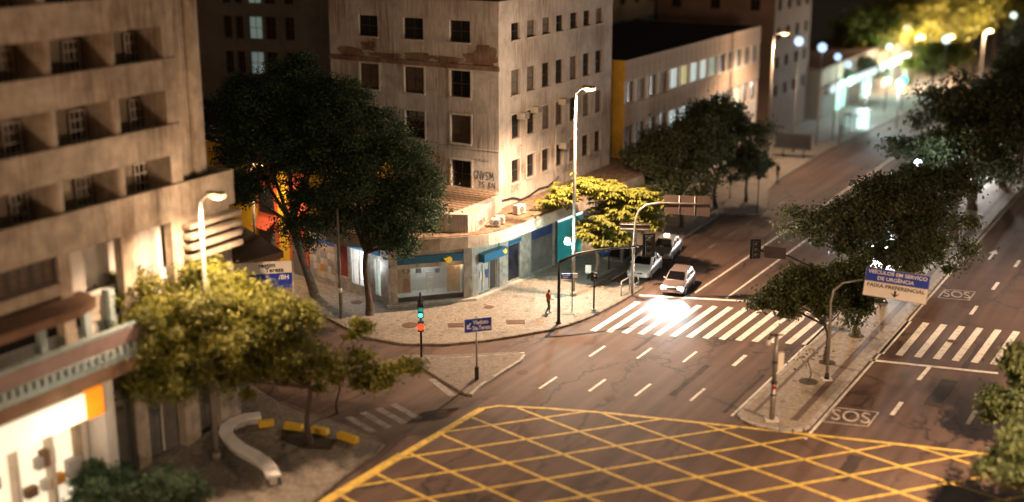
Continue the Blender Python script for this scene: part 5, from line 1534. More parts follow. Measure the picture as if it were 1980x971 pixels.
# blue direction sign on the island
b = G(922, 737)
t = mast('direction_sign', 'blue direction sign reading Viaduto Sta.Tereza on a grey post', 'sign', b)
hs = height_at(b, 922, 612)
MB().tube([(0, 0, 0), (0, 0, hs - KZ)], .055, 10).build('post', M_STEEL, t); MB().box(-.12, .12, -.1, .1, 0, .75).build('post_sleeve', M_BLACK, t)
zs0, zs1 = height_at(b, 922, 640) - KZ, height_at(b, 922, 615) - KZ
ppm = FPX / depth(b, 4)
SW = 52 / ppm / math.cos(R(14))
Msg = Matrix.Translation((.09, -.08, 0)) @ Matrix.Rotation(R(18), 4, 'Z')
pn = MB().box(-SW / 2, SW / 2, -.02, .02, zs0, zs1, Msg).build('panel', M_NAVY, t)
ed = MB()
for (x0, x1, z0, z1) in ((-SW / 2 - .03, SW / 2 + .03, zs0 - .03, zs0 - .001), (-SW / 2 - .03, SW / 2 + .03, zs1 + .001, zs1 + .03), (-SW / 2 - .03, -SW / 2 - .001, zs0, zs1), (SW / 2 + .001, SW / 2 + .03, zs0, zs1)): ed.box(x0, x1, -.025, .025, z0, z1, Msg)
ed.build('edge', M_LETTER, t)
def sign_text(txt, size, m, parent, M, x, z, align='CENTER', bold=0.0, width=None, y=-.035):
    o = lettering(txt, size, m, parent, (0, 0, 0), (0, 0, 0), align, bold, width)
    sc_ = o.scale.copy()
    o.matrix_local = M @ Matrix.Translation((x, y, z)) @ Matrix.Rotation(R(90), 4, 'X') @ Matrix.Diagonal((sc_.x, sc_.y, sc_.z, 1))
    return o
hh = zs1 - zs0
sign_text('Viaduto', hh * .44, M_LETTER, pn, Msg, SW * .1, zs0 + hh * .71, bold=.006, width=SW * .58)
sign_text('Sta.Tereza', hh * .44, M_LETTER, pn, Msg, SW * .13, zs0 + hh * .28, bold=.006, width=SW * .68)
ar = MB(); A0 = (-SW * .40, zs0 + hh * .30)
ribbon_stroke(ar, [(A0[0] + SW * .11, A0[1] + hh * .38), A0], .07, -.034); ribbon_stroke(ar, [(A0[0], A0[1] + hh * .28), A0, (A0[0] + SW * .12, A0[1])], .07, -.038)
o = ar.build('arrow', M_LETTER, pn); o.matrix_local = Msg
# gantry with sign backs at the parking bay
b = G(1222, 572); t = mast('sign_gantry', 'steel gantry post with two brown sign backs beside the parked taxis', 'sign', b)
hg = height_at(b, 1228, 398)
dg_ = depth(b, 6)
def rel(px, py, t_, b=None):
    p = Vector((0, 0, CAM_H)) + ray(px, py) * t_; return Vector((p.x - b.x, p.y - b.y, p.z - KZ))
d_ = dg_ - .6
P_ = [(0, 0, 0), rel(1225, 480, d_, b), rel(1229, 425, d_, b), rel(1235, 408, d_, b), rel(1250, 396, d_, b), rel(1275, 392, d_, b), rel(1374, 396, d_ - .4, b)]
MB().tube(P_, [.1, .09, .08, .075, .07, .06, .05], 10).build('post', M_STEEL, t)
c4 = [rel(1284, 378, d_ - .1, b), rel(1375, 381, d_ - .5, b), rel(1373, 420, d_ - .5, b), rel(1284, 414, d_ - .1, b)]
yy = Vector((0, -.06, 0))
for k in range(3):
    a_, b_ = k / 3 + .006, (k + 1) / 3 - .006
    tl, tr_, bl2, br = c4[0].lerp(c4[1], a_), c4[0].lerp(c4[1], b_), c4[3].lerp(c4[2], a_), c4[3].lerp(c4[2], b_)
    q = MB(); off = Vector((0, .13, 0)); th = Vector((0, .03, 0))
    f0 = [p + off for p in (bl2, br, tr_, tl)]; f1 = [p + off + th for p in (bl2, br, tr_, tl)]
    q.face(f0); q.face(f1[::-1])
    for i in range(4): j = (i + 1) % 4; q.face([f0[i], f1[i], f1[j], f0[j]])
    q.build('sign_back', M_SIGNBACK, t)
for f_ in (0.333, .667): 
    p, q_ = c4[0].lerp(c4[1], f_), c4[3].lerp(c4[2], f_); MB().tube([p + Vector((0, .11, 0)), q_ + Vector((0, .11, 0))], .03, 6).build('bracket', M_STEEL, t)
s4 = [rel(1199, 431, d_, b), rel(1258, 433, d_ - .2, b), rel(1258, 448, d_ - .2, b), rel(1199, 446, d_, b)]
q = MB(); f0 = [p + Vector((0, .12, 0)) for p in (s4[3], s4[2], s4[1], s4[0])]; f1 = [p + Vector((0, .03, 0)) for p in f0]
q.face(f0); q.face(f1[::-1])
for i in range(4): j = (i + 1) % 4; q.face([f0[i], f1[i], f1[j], f0[j]])
q.build('sign_back', M_SIGNBACK, t)
for f_ in (.22, .82):
    p, q_ = s4[0].lerp(s4[3], f_), s4[1].lerp(s4[2], f_); MB().tube([p + Vector((0, .09, 0)), q_ + Vector((0, .09, 0))], .03, 6).build('rail', M_STEEL, t)
# pedestrian railing at the bay
t = thing('railing', 'grey pedestrian railing around the foot of the sign gantry', 'railing', G(1201, 576) + Vector((0, 0, KZ)), 0)
g0 = G(1201, 576)
rails = [G(1201, 576), G(1217, 566), G(1234, 556)]
for i, p in enumerate(rails):
    q = p - g0; MB().tube([(q.x, q.y, 0), (q.x, q.y, 1.05)], .04, 8).build('upright', M_STEEL, t)
for z in (1.03, .25): MB().tube([(p.x - g0.x, p.y - g0.y, z) for p in rails], .035, 8).build('rail', M_STEEL, t)
# lane sign on the median
b = G(1598, 738); t = mast('lane_sign', 'blue and white overhead lane sign on a curved post on the median', 'sign', b)
d_ = depth(b, 4)
pth = [Vector((0, 0, 0)), rel(1601, 640, d_ + .0, b), rel(1606, 585, d_, b), rel(1612, 562, d_, b), rel(1630, 547, d_, b), rel(1668, 541, d_ - .1, b)]
pth[1].x = pth[2].x * .4; pth[1].y = 0
MB().tube(pth, [.1, .085, .075, .07, .06, .055], 10).build('post', M_STEEL, t)
MB().box(-.28, .28, -.28, .28, 0, .06).build('base_plate', M_FRAMEW, t); MB().tube([(0, 0, .06), (0, 0, .4)], [.16, .11], 10).build('base_collar', M_BLACK, t)
TL, TR, BL, BR = rel(1674, 515, d_ - .1, b), rel(1798, 534, d_ - 1.2, b), rel(1667, 570, d_ - .1, b), rel(1791, 587, d_ - 1.2, b)
Xs = (TR - TL); Wd = Vector((Xs.x, Xs.y, 0)).length
zt_, zb2 = (TL.z + TR.z) / 2, (BL.z + BR.z) / 2
# upright panel, slightly tilted about its own axis as it hangs
ex = Xs.normalized(); ez = (TL - BL); ez = (ez - ex * ez.dot(ex)).normalized(); ey = ez.cross(ex)
Hs = (TL - BL).dot(ez); Ws = Xs.length
Mls = Matrix((( ex.x, ey.x, ez.x, BL.x), (ex.y, ey.y, ez.y, BL.y), (ex.z, ey.z, ez.z, BL.z), (0, 0, 0, 1)))
zsp = Hs * .53
p1 = MB().box(0.03, Ws - .03, -.02, .02, zsp + .02, Hs - .03, Mls).build('blue_panel', M_NAVY, t)
p2 = MB().box(0.03, Ws - .03, -.02, .02, .03, zsp - .02, Mls).build('white_panel', M_SIGNWHITE, t)
ed = MB()
for (x0, x1, z0, z1) in ((0, Ws, 0, .029), (0, Ws, Hs - .029, Hs), (0, .029, .03, Hs - .03), (Ws - .029, Ws, .03, Hs - .03), (.03, Ws - .03, zsp - .019, zsp + .019)): ed.box(x0, x1, -.026, .03, z0, z1, Mls)
ed.build('edge', M_STEEL, t)
hb = Hs - zsp
sign_text('VEÍCULOS EM SERVIÇO', hb * .36, M_LETTER, p1, Mls, Ws * .5, zsp + hb * .70, bold=.006, width=Ws * .92)
sign_text('DE URGÊNCIA', hb * .36, M_LETTER, p1, Mls, Ws * .48, zsp + hb * .27, bold=.006, width=Ws * .57)
sign_text('FAIXA PREFERENCIAL', zsp * .34, M_INK, p2, Mls, Ws * .5, zsp * .75, bold=.004, width=Ws * .90)
ar = MB(); cx, cz = Ws * .5, zsp * .30
ar.face([(cx - .06, -.032, cz + .24), (cx - .06, -.032, cz + .02), (cx + .06, -.032, cz + .02), (cx + .06, -.032, cz + .24)])
ar.face([(cx - .27, -.032, cz + .12), (cx, -.032, cz - .14), (cx + .27, -.032, cz + .12), (cx + .06, -.032, cz + .02), (cx - .06, -.032, cz + .02)])
o = ar.build('arrow', M_INK, p2); o.matrix_local = Mls
# camera post on the median's tip
b = G(1492, 817); t = mast('camera_post', 'grey surveillance camera post on the tip of the median', 'camera post', b)
hc = height_at(b, 1490, 648) - KZ
MB().tube([(0, 0, 0), (0, 0, hc * .45)], .15, 12).build('lower_post', M_STEEL, t)
MB().tube([(0, 0, hc * .45 + .01), (0, 0, hc)], .115, 12).build('upper_post', M_STEEL, t)
for z in (hc * .44, hc * .3, hc * .68): MB().tube([(0, 0, z), (0, 0, z + .08)], .17, 12).build('clamp', M_BLACK, t)
MB().box(-.35, .35, -.3, .3, 0, .07).build('base_plate', M_FRAMEW, t)
MB().box(.13, .42, -.12, .12, hc * .60, hc * .8).build('control_box', M_SIGNWHITE, t)
MB().box(-.35, .35, -.04, .04, hc - .02, hc + .05).build('crossbar', M_BLACK, t)
MB().tube([(-.3, 0, hc + .02), (-.42, 0, hc - .25)], .04, 8).build('camera_arm', M_BLACK, t)
q = MB(); q.ball((-.42, 0, hc - .42), .16); q.build('camera_dome', M_SIGNWHITE, t)
MB().box(-.1, .1, -.165, -.152, hc * .38, hc * .42).build('red_label', M_TAIL, t)
# signal arm over the avenue from the median
b = med(17.6, .5); t = mast('signal_mast', 'dark signal with a sign back on an arm reaching out of the median tree', 'traffic signal', b)
zt = height_at(b, 1600, 530) - KZ
d_ = depth(b, 5)
e_ = rel(1462, 483, d_ + .6, b); m_ = rel(1525, 495, d_ + .3, b); r_ = rel(1562, 513, d_, b)
MB().tube([(0, 0, 0), (0, 0, max(2.6, r_.z * .85)), ], [.1, .08], 10).build('post', M_BLACK, t)
MB().tube([(0, 0, max(2.6, r_.z * .85)), r_, m_, e_], [.08, .07, .06, .05], 10).build('arm', M_BLACK, t)
signal_head(t, (e_.x, e_.y - .1, e_.z - .5), R(8), h=1.05, w=.42)
s4 = [rel(1477, 474, d_ + .5, b), rel(1519, 479, d_ + .2, b), rel(1519, 501, d_ + .2, b), rel(1477, 497, d_ + .5, b)]
q = MB(); f0 = [p + Vector((0, -.12, 0)) for p in (s4[3], s4[2], s4[1], s4[0])]; f1 = [p + Vector((0, .03, 0)) for p in f0]
q.face(f0); q.face(f1[::-1])
for i in range(4): j = (i + 1) % 4; q.face([f0[i], f1[i], f1[j], f0[j]])
q.build('sign_back', M_FRAMED, t)
# plain cream pole in front of the dark tree
b = G(660, 619); t = mast('utility_pole', 'tall plain cream pole between the two big dark trees', 'pole', b)
hu = height_at(b, 660, 404) - KZ
MB().tube([(0, 0, 0), (0, 0, hu * .5), (0, 0, hu)], [.12, .1, .075], 12).build('post', M_POLEC, t); MB().tube([(0, 0, hu * .24), (0, 0, hu * .28)], .125, 12).build('white_band', M_SIGNWHITE, t)
# street name plate post
b = G(1106, 606); t = mast('street_name_post', 'thin post with a small blue street name plate beside the tall lamp', 'sign', b)
hn = height_at(b, 1106, 530) - KZ
MB().tube([(0, 0, 0), (0, 0, hn)], .035, 8).build('post', M_BLACK, t)
nm = MB().box(-.75, -.02, -.02, .02, hn - .32, hn + .02).build('name_plate', M_NAVY, t); MB().box(.03, .33, -.02, .02, hn - .25, hn + .05).build('white_plate', M_SIGNWHITE, t)
for z, w_ in ((-.1, .5), (-.22, .36)): MB().box(-.65, -.65 + w_, -.026, -.021, hn + z - .02, hn + z + .03).build('plate_line', M_LETTER, nm)
# direction sign half hidden behind the golden tree
b = G(500, 640); sg_t = 72.0
p = Vector((0, 0, CAM_H)) + ray(524, 531) * sg_t
t = thing('direction_sign', 'white and blue direction sign half hidden behind the golden tree', 'sign', (p.x, p.y, 0), R(12))
kk = FPX / sg_t
W2, z1_, zm, z0_ = 118 / kk, p.z + 26 / kk, p.z + 2 / kk, p.z - 28 / kk
for x in (-W2 * .35, W2 * .35): MB().tube([(x, .06, 0), (x, .06, z1_)], .06, 8).build('post', M_STEEL, t)
wp = MB().box(-W2 / 2 - .5, W2 / 2 - .55, -.02, .02, zm + .01, z1_).build('white_panel', M_SIGNWHITE, t)
np_ = MB().box(-W2 / 2 - .5, W2 / 2 - .55, -.02, .02, z0_, zm - .01).build('blue_panel', M_NAVY, t)
xr = W2 / 2 - .75
sign_text('restim', .36, M_INK, wp, I4, xr - 1.15, zm + (z1_ - zm) * .70, bold=.008)
sign_text('Tereza', .36, M_INK, wp, I4, xr - .75, zm + (z1_ - zm) * .28, bold=.008)
sign_text('/BH', .36, M_LETTER, np_, I4, xr - .25, zm - (zm - z0_) * .28, bold=.008)

# floodlight with greenish glass on the lamp post
fb = G(1108, 576); zf = on_plane(1093, 460, fb + Vector((-.2, -.2, 0)), Vector((1, 0, 0)))[1]
t = thing('floodlight', 'glaring greenish-white floodlight fixed to the tall lamp post', 'floodlight', (fb.x, fb.y - .1, zf - .2), 0)
MB().tube([(0.05, 0, -.25), (-.42, -.1, -.25)], .04, 8).build('bracket', M_STEEL, t)
h = MB().box(-.62, -.30, -.25, .1, -.2, .22).build('housing', M_STEEL, t)
q = MB(); q.ball((-.46, -.27, .02), (.2, .08, .2)); q.build('lens', M_BULBW, h)
lamp('flood_light', 'POINT', t, (-.5, -.55, -.2), 480, COOL, .15)
# public phone hood
b = G(1177, 524); t = mast('phone_booth', 'blue egg-shaped public phone hood on a post', 'phone booth', b)
MB().tube([(0, 0, 0), (0, 0, 2.1)], .06, 10).build('post', M_BLACK, t)
hood = MB(); n0 = len(hood.v)
for i in range(9):
    for k in range(13):
        th = math.pi * (.08 + .84 * i / 8); ph = math.pi * (1.25 + 1.5 * k / 12) * 1.0
        hood.v.append((-.35 + .48 * math.sin(th) * math.cos(ph - R(135)), -.05 + .48 * math.sin(th) * math.sin(ph - R(135)), 1.55 + .62 * math.cos(th)))
hood.sm = True
for i in range(8):
    for k in range(12): hood.addf([i * 13 + k, (i + 1) * 13 + k, (i + 1) * 13 + k + 1, i * 13 + k + 1])
o = hood.build('hood', M_PHONEBLUE, t); md = o.modifiers.new('shell', 'SOLIDIFY'); md.thickness = .04
MB().box(-.14, -.02, -.18, .12, 1.25, 1.8).build('telephone', M_CARSILVER, t)
# litter bin on a post
b = G(1137, 543); t = mast('litter_bin', 'small pale litter bin on a post beside the bright tree', 'litter bin', b)
MB().tube([(0, 0, 0), (0, 0, 1.05)], .035, 8).build('post', M_BLACK, t)
q = MB(); q.prism([(-.2 , -.22), (.2, -.22), (.22, .0), (-.22, .0)], .5, 1.1); q.build('bin', M_SIGNWHITE, t, bevel=.03); MB().box(-.21, .21, -.22, .0, 1.102, 1.16).build('lid', M_BLACK, t)
# kiosk
b = G(1213, 505); t = thing('news_kiosk', 'small grey news kiosk with dark opening behind the parked taxi', 'kiosk', (b.x, b.y, KZ), A_ROT)
MB().box(-.9, 1.6, 0, 1.6, 0, 2.3).build('wall', M_KIOSK, t); MB().box(-1.1, 1.8, -.3, 1.8, 2.302, 2.42).build('roof', M_KIOSK, t)
MB().box(-.6, .3, -.03, -.003, .2, 2.1).build('opening', M_VOID, t); MB().box(-.906, -.903, .2, 1.3, .3, 2.1).build('end_opening', M_VOID, t)
MB().box(.5, 1.3, -.05, -.003, .5, 1.9).build('yellow_board', M_MUSTARD, t)
# dark billboard and low posts on the far pavement
b = G(1535, 305); t = mast('sign_board', 'dark double-post sign board on the far left pavement', 'sign', b)
d_ = depth(b, 3); q4 = [rel(1500, 256, d_, b), rel(1569, 262, d_ - .5, b), rel(1568, 291, d_ - .5, b), rel(1500, 285, d_, b)]
f1 = [p + Vector((0, .08, 0)) for p in q4]; q = MB(); q.face([q4[3], q4[2], q4[1], q4[0]]); q.face(f1)
for i in range(4): j = (i + 1) % 4; q.face([q4[i], q4[j], f1[j], f1[i]])
q.build('board', M_BLACK, t)
for p in (q4[3].lerp(q4[2], .22), q4[3].lerp(q4[2], .8)): MB().tube([(p.x, p.y + .05, 0), (p.x, p.y + .05, p.z + .3)], .05, 8).build('post', M_BLACK, t)
for k, (x, y, hgt, lab) in enumerate(((1464, 414, 3.4, 'tall dark post at the kerb corner past the parking bay'), (1411, 386, 2.0, 'short dark post on the pavement beside the dark round tree'))):
    b = G(x, y); t = mast('kerb_post', lab, 'post', b)
    MB().tube([(0, 0, 0), (0, 0, hgt)], .05, 8).build('post', M_BLACK, t); MB().box(-.16, .16, -.03, .03, hgt - .5, hgt).build('plate', M_FRAMED, t)

# serpentine white bench and yellow blocks on the near-left pavement
pts = [(505, 817), (478, 820), (455, 828), (440, 840), (437, 852), (446, 865), (465, 880), (490, 893), (510, 906), (522, 920), (530, 938)]
W_ = [G(x, y, KZ) for x, y in pts]
t = thing('serpentine_bench', 'white S-shaped concrete bench on the near-left pavement', 'bench', (W_[0].x, W_[0].y, KZ))
L_, R_ = [], []
for i, p in enumerate(W_):
    d = (W_[min(i + 1, len(W_) - 1)] - W_[max(i - 1, 0)]).normalized(); n_ = Vector((-d.y, d.x, 0)) * .34
    L_.append((p.x + n_.x - W_[0].x, p.y + n_.y - W_[0].y)); R_.append((p.x - n_.x - W_[0].x, p.y - n_.y - W_[0].y))
MB().prism(L_ + R_[::-1], .36, .48).build('seat', mat('white_bench_paint', (0.82, 0.80, 0.77), 0.5, var=0.05), t)
MB().prism([(a[0] * .75 + b_[0] * .25, a[1] * .75 + b_[1] * .25) for a, b_ in zip(L_, R_)] + [(a[0] * .25 + b_[0] * .75, a[1] * .25 + b_[1] * .75) for a, b_ in zip(L_, R_)][::-1], 0, .358).build('plinth', M_WHITEWALL, t)
for k, (x, y, x2, y2) in enumerate(((500, 826, 530, 823), (551, 828, 585, 833), (604, 836, 634, 842), (655, 846, 690, 858))):
    a, b_ = G(x, y, KZ), G(x2, y2, KZ); d = b_ - a
    o = MB().box(0, d.length, -.18, .18, 0, .34).build('kerb_block', M_YELLOWBLOCK, None, (a.x, a.y, KZ), math.atan2(d.y, d.x), bevel=.04)
    tag(o, ['orange-yellow painted block beside the white bench', 'yellow painted block, second from the white bench', 'yellow painted block, third from the white bench', 'yellow painted block farthest from the white bench'][k], 'kerb block', 'yellow blocks around the planting bed')
bed = tag(MB().prism([(p.x, p.y) for p in (G(545, 838), G(600, 843), G(650, 858), G(640, 874), G(590, 872), G(545, 856))], KZ - .05, KZ + .06).build('planting_bed', M_SOIL), kind='structure')

# ================================================================== cars
def make_car(name, label, paint, group, hatch=False, lit=False, taxi=False):
    t = thing(name, label, 'car', (0, 0, 0), 0, group)
    L, W = (3.85, 1.64) if hatch else (4.15, 1.65)
    h = L / 2; wf, wr_ = h - .78, -h + .72; RW = .30
    # body: cross-sections along the length
    xs = np.linspace(-h, h, 45)
    def deck(x):
        pts = [(-h, .62 if not hatch else .75), (-h + .08, .84 if not hatch else .93), (-h + .5, .92 if not hatch else .96), (-.2, .92), (.75, .90), (1.0, .86), (h - .35, .72), (h - .08, .64), (h, .50)]
        return float(np.interp(x, [p[0] for p in pts], [p[1] for p in pts]))
    def half(x): 
        e = abs(x) / h
        return W / 2 * (1 - .16 * max(0, (e - .72) / .28) ** 2)
    b = MB(); b.sm = True; ns = 9
    for x in xs:
        w, d = half(x), deck(x)
        zb = .22 + .08 * max(0, (abs(x) / h - .85) / .15)
        za = zb
        for cx in (wf, wr_):
            q = (x - cx) / (RW + .07)
            if abs(q) < 1: za = max(za, .30 + math.sqrt(1 - q * q) * (RW + .07))
        za = min(za, d - .12)
        sec = [(w * .86, zb), (w * .985, za), (w, max(za + .02, .5 * d + .12)), (w * .965, d - .05), (w * .90, d), (w * .5, d + .025), (0, d + .035)]
        row = [(x, -y, z) for y, z in sec] + [(x, y, z) for y, z in sec[::-1][1:]]
        b.v += row
    k_ = 13
    for i in range(len(xs) - 1):
        for j in range(k_ - 1): b.addf([i * k_ + j, (i + 1) * k_ + j, (i + 1) * k_ + j + 1, i * k_ + j + 1])
        b.addf([i * k_ + k_ - 1, (i + 1) * k_ + k_ - 1, (i + 1) * k_, i * k_])
    b.addf(list(range(k_))); b.addf([(len(xs) - 1) * k_ + j for j in range(k_)][::-1])
    body = b.build('body', paint, t)
    # cabin
    zr = 1.45
    if hatch: pr = dict(f0=.98, f1=.28, r1=-1.25, r0=-1.72)
    else: pr = dict(f0=1.0, f1=.30, r1=-.95, r0=-1.55)
    bw, tw = W / 2 * .90, W / 2 * .70
    c = MB(); c.sm = True
    levels = [(0, pr['f0'], pr['r0'], bw, .88), (.5, (pr['f0'] + pr['f1']) / 2 - .02, (pr['r0'] + pr['r1']) / 2 - .02, (bw + tw) / 2 + .03, .88 + (zr - .88) * .52), (.9, pr['f1'] + .05, pr['r1'] - .06, tw + .02, zr - .06), (1, pr['f1'] - .12, pr['r1'] + .12, tw - .08, zr)]
    for (_, f_, r_, w_, z) in levels: c.v += [(f_, -w_, z), (f_, w_, z), (r_, w_, z), (r_, -w_, z)]
    for i in range(3):
        for j in range(4): c.addf([i * 4 + j, i * 4 + (j + 1) % 4, (i + 1) * 4 + (j + 1) % 4, (i + 1) * 4 + j])
    c.sm = False; c.addf([12, 13, 14, 15])
    cab = c.build('cabin', paint, t, bevel=.05)
    # glazing lies just proud of the cabin
    def lerp3(a, b_, q): return tuple(a[i] + (b_[i] - a[i]) * q for i in range(3))
    V = [Vector(p) for p in c.v]
    def pane(name, idx, u0, u1, v0, v1, off, parent=t, m=M_CARGLASS):
        lo0, lo1, mi0, mi1, hi0, hi1 = [V[i] for i in idx]
        g = MB()
        def P(u, v):
            if v < .5: a_, b_ = lo0.lerp(mi0, v * 2), lo1.lerp(mi1, v * 2)
            else: a_, b_ = mi0.lerp(hi0, v * 2 - 1), mi1.lerp(hi1, v * 2 - 1)
            return a_.lerp(b_, u) + Vector(off)
        g.face([P(u0, v0), P(u1, v0), P(u1, .5), P(u0, .5)]); g.face([P(u0, .5), P(u1, .5), P(u1, v1), P(u0, v1)])
        return g.build(name, m, parent)
    pane('windscreen', (0, 1, 4, 5, 8, 9), .07, .93, .06, .96, (.012, 0, .012))
    pane('rear_window', (2, 3, 6, 7, 10, 11), .08, .92, .1, .92, (-.012, 0, .012))
    for (i0, i1, sy) in ((1, 2, 1), (3, 0, -1)):
        pr2 = ((.13, .47), (.52, .86)) if sy == 1 else ((.14, .48), (.53, .87))
        for u0, u1 in pr2: pane('side_window', (i0, i1, i0 + 4, i1 + 4, i0 + 8, i1 + 8), u0, u1, .12, .9, (0, sy * .014, .004))
    for sy in (-1, 1):
        m_ = MB(); m_.box(.72, .86, sy * (W / 2 - .02) - .09, sy * (W / 2 - .02) + .09, .92, 1.05); m_.build('door_mirror', paint, t, bevel=.03)
        MB().box(-h + .5, h - .55, sy * W / 2 * 1.0 - .012, sy * W / 2 * 1.0 + .012, .50, .55).build('side_trim', M_BLACK, t)
        hx = h - .07
        hl = MB(); hl.box(hx - .12, hx + .045, sy * .58 - .19, sy * .58 + .17, .48, .67); hl.build('headlight', M_HEADLIGHT if lit else M_LENS, t, bevel=.03)
        MB().box(-h - .012, -h + .1, sy * .66 - .12, sy * .66 + .1, .62, .82).build('tail_light', M_TAIL, t, bevel=.02)
        for cx in (wf, wr_):
            w_ = MB(); w_.tube([(cx, sy * (W / 2 - .2), RW), (cx, sy * (W / 2 - .01), RW)], RW, 20); wh = w_.build('tyre', M_TYRE, t)
            r_ = MB(); r_.tube([(cx, sy * (W / 2 - .02), RW), (cx, sy * (W / 2 + .004), RW)], RW * .62, 14); r_.build('rim', M_RIM, wh)
    MB().box(h - .10, h + .03, -.74, .74, .26, .45).build('front_bumper', paint, t, bevel=.05); MB().box(-h - .04, -h + .1, -.74, .74, .28, .5).build('rear_bumper', paint, t, bevel=.05)
    MB().box(h - .06, h + .005, -.34, .34, .50, .60).build('grille', M_BLACK, t)
    MB().box(h + .031, h + .042, -.22, .22, .31, .42).build('number_plate', M_PLATE, t)
    if taxi: MB().box(-.25, -.07, -.2, .2, zr + .005, zr + .16).build('taxi_sign', M_TAXISIGN, t, bevel=.04)
    if lit:
        for sy in (-1, 1): lamp('headlight_beam', 'SPOT', t, (h + .1, sy * .6, .57), lit, (1, .97, .92), .06, aim=(1, 0, -.13), cone=80, blend=1.0)
    return t
CARROT = math.atan2(-AX.y, -AX.x) + R(9)
def place(t, g, rz_=CARROT): t.location = (g.x, g.y, 0.0); t.rotation_euler = (0, 0, rz_); return t
c1 = make_car('parked_taxi', 'silver taxi sedan parked at the bay kerb, upper of the two', M_CARSILVER, 'taxis parked in the bay', taxi=True)
g = G(1294, 500); place(c1, g + AX * 1.2 + Vector((-.75, 0, 0)))
c2 = copy_tree(c1); c2['label'] = 'white taxi sedan parked behind the railing, lower of the two'
for ch in c2.children:
    if ch.name.split('.')[0] in ('body', 'cabin', 'door_mirror', 'front_bumper', 'rear_bumper'):
        ch.data = ch.data.copy(); ch.data.materials[0] = M_CARWHITE
g = G(1243, 536); place(c2, g + AX * 1.2 + Vector((-.35, 0, 0)))
c3 = make_car('hatchback', 'dusty silver hatchback with glaring headlights stopped before the crossing', M_CARRED, None, hatch=True, lit=950)
g = G(1300, 566); place(c3, g + AX * 1.05)
far_lit = make_car('oncoming_car', 'silver car with lit headlights coming down the avenue behind the median tree', M_CARSILVER, 'oncoming cars with lit headlights', lit=2600)
place(far_lit, med(37, -2.2))
for k, (s, n_, lab) in enumerate(((54, -5.0, 'oncoming car with lit headlights, second up the avenue'), (74, -2.2, 'oncoming car with lit headlights, third up the avenue'), (92, -5.4, 'oncoming car with lit headlights, fourth up the avenue'), (112, -2.4, 'oncoming car with lit headlights, farthest but one up the avenue'), (126, -5.5, 'oncoming car with lit headlights, farthest up the avenue'))):
    c = copy_tree(far_lit); c['label'] = lab; place(c, med(s, n_))

# ================================================================== people
def person(label, p, rz_, shirt, trousers, height=1.7, stride=.22, zb=KZ, bag=None):
    t = thing('person', label, 'person', (p.x, p.y, zb), rz_)
    s = height / 1.72
    J = {'pel': (0, 0, .95, .15), 'waist': (0, 0, 1.08, .135), 'chest': (.02, 0, 1.30, .16), 'neck': (.03, 0, 1.47, .06), 'head': (.05, 0, 1.58, .095), 'top': (.05, 0, 1.69, .075),
         'lsh': (.02, .19, 1.40, .065), 'lel': (-.06, .26, 1.14, .048), 'lwr': (.08, .25, .92, .036), 'lha': (.13, .24, .84, .04),
         'rsh': (.02, -.19, 1.40, .065), 'rel': (.02, -.27, 1.14, .048), 'rwr': (.24, -.25, 1.06, .036), 'rha': (.33, -.24, 1.06, .04),
         'lhip': (0, .10, .88, .105), 'lkn': (stride * .6, .10, .50, .072), 'lan': (stride * .5, .10, .09, .048), 'lft': (stride * .5 + .17, .11, .035, .038),
         'rhip': (0, -.10, .88, .105), 'rkn': (-stride * .1, -.10, .49, .072), 'ran': (-stride * 1.1, -.10, .10, .048), 'rft': (-stride * 1.1 + .16, -.11, .035, .038)}
    E_ = [('pel', 'waist'), ('waist', 'chest'), ('chest', 'neck'), ('neck', 'head'), ('head', 'top'), ('chest', 'lsh'), ('lsh', 'lel'), ('lel', 'lwr'), ('lwr', 'lha'), ('chest', 'rsh'), ('rsh', 'rel'), ('rel', 'rwr'), ('rwr', 'rha'),
          ('pel', 'lhip'), ('lhip', 'lkn'), ('lkn', 'lan'), ('lan', 'lft'), ('pel', 'rhip'), ('rhip', 'rkn'), ('rkn', 'ran'), ('ran', 'rft')]
    names = list(J)
    me = bpy.data.meshes.new('body'); me.from_pydata([tuple(c * s for c in J[n][:3]) for n in names], [(names.index(a), names.index(b)) for a, b in E_], [])
    o = bpy.data.objects.new('body', me); link(o)
    o.modifiers.new('skin', 'SKIN'); 
    if not me.skin_vertices:
        bm = bmesh.new(); bm.from_mesh(me); bm.verts.layers.skin.verify(); bm.to_mesh(me); bm.free()
    for i, n in enumerate(names): me.skin_vertices[0].data[i].radius = (J[n][3] * s, J[n][3] * s)
    me.skin_vertices[0].data[0].use_root = True
    sb = o.modifiers.new('smooth', 'SUBSURF'); sb.levels = sb.render_levels = 2
    dg = bpy.context.evaluated_depsgraph_get(); dg.update()
    m2 = bpy.data.meshes.new_from_object(o.evaluated_get(dg))
    bpy.data.objects.remove(o)
    m2.materials.clear()
    for m_ in (M_SKIN, shirt, trousers, M_HAIR, M_BLACK): m2.materials.append(m_)
    for pg in m2.polygons:
        c = pg.center / s; pg.use_smooth = True
        if c.z > 1.62 or (c.z > 1.52 and c.x < .03): k = 3
        elif c.z > 1.46: k = 0
        elif c.z < .10: k = 4
        elif c.z < .98 and abs(c.y) < .215: k = 2
        elif abs(c.y) > .2 and c.z < 1.2: k = 0
        else: k = 1
        pg.material_index = k
    body = inst('body', m2, t)
    if bag:
        b_ = MB().box(.30 * s, .55 * s, -.34 * s, -.16 * s, .98 * s, 1.08 * s).build('held_tray', bag, t)
    return t
person('person in an orange-red shirt and grey trousers walking across the corner pavement', G(1060, 611), R(20), M_ORANGECLOTH, M_GREYCLOTH, 1.72)
person('person in dark clothes standing at the kerb beyond the parking bay', G(1503, 352), R(200), M_DARKCLOTH, M_DARKCLOTH, 1.75, .08)
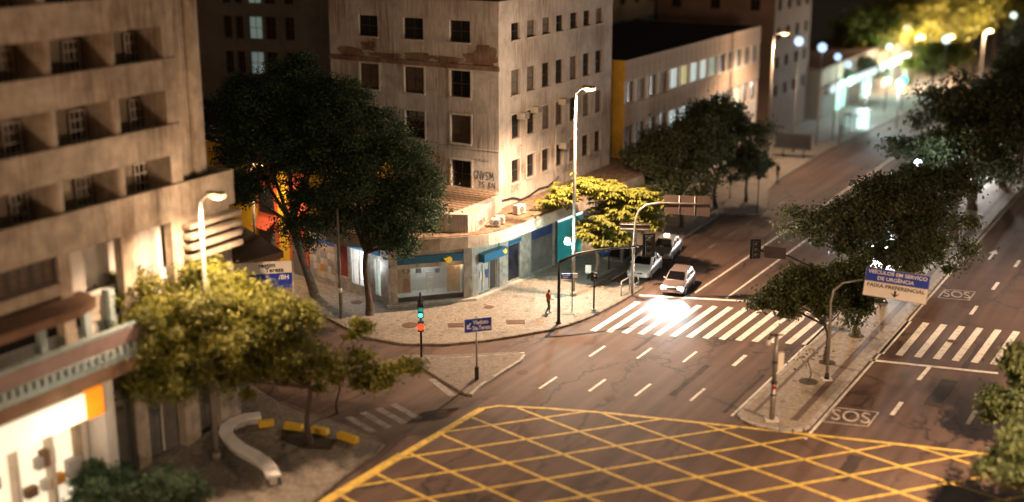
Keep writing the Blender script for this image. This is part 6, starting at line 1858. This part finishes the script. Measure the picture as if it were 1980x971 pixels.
person('dark silhouette of a person on the bright far pavement', G(1624, 268), R(180), M_DARKCLOTH, M_DARKCLOTH, 1.75, .15)

# ================================================================== lit shops on the far left pavement
fs0 = CB + AX * 76 + NX * .2
fs = thing('far_shop_row', 'row of far shops with glowing white signs along the left pavement', 'shops', (fs0.x, fs0.y, 0), A_ROT)
MB().box(0, 52, 0.02, 9, 0, 6.0).build('wall', M_FARWALL, fs); MB().box(-.2, 52.2, -.2, 9.2, 6.01, 6.3).build('roof', M_TAN, fs)
for k in range(9):
    x = .6 + k * 5.7
    MB().box(x, x + 5, -1.2, -.9, 3.3, 4.2).build('lit_sign', M_FARSIGN if k % 3 != 1 else M_FARSIGNG, fs)
    MB().box(x, x + 5, -.9, 0.018, 3.5, 3.7).build('awning', M_FRAMEW, fs)
    MB().box(x + .2, x + 4.8, -.06, .015, .2, 3.0).build('shop_front', M_FARSIGNG if k % 2 else M_SHUTTER, fs)
for k, s in enumerate((8, 22, 36)):
    lamp('shop_glow', 'POINT', fs, (s, -3.2, 4.6), 650, COOL, .5)
shl = thing('bus_shelter', 'glass bus shelter glowing white on the far pavement', 'bus shelter', G(1655, 262), A_ROT)
MB().box(-2.5, 2.5, -.9, .9, 2.6, 2.72).build('roof', M_FRAMED, shl)
for x in (-2.4, 0, 2.4): MB().box(x - .04, x + .04, .75, .83, .13, 2.6).build('post', M_BLACK, shl)
for x in (-2.3, .1): MB().box(x, x + 2.2, .77, .80, .5, 2.5).build('glass_panel', M_SHOPGLASS, shl)
MB().box(2.42, 2.5, -.7, .7, .4, 2.4).build('lit_poster', M_SHOPLIGHTG, shl)
# traffic signal glowing at the far crossing
b = G(1742, 215); t = mast('signal_post', 'distant traffic signal glowing green and amber above the far crossing', 'traffic signal', b, 0)
hf = height_at(b, 1742, 150)
MB().tube([(0, 0, 0), (0, 0, hf)], .08, 8).build('post', M_BLACK, t)
q = MB(); q.ball((0, -.2, hf - .3), .42); q.build('green_lens', M_GREENLIGHT, t)
q = MB(); q.ball((0, -.2, hf - 1.5), .3); q.build('amber_lens', emit('amber_signal', (1, .45, .03), 14), t)
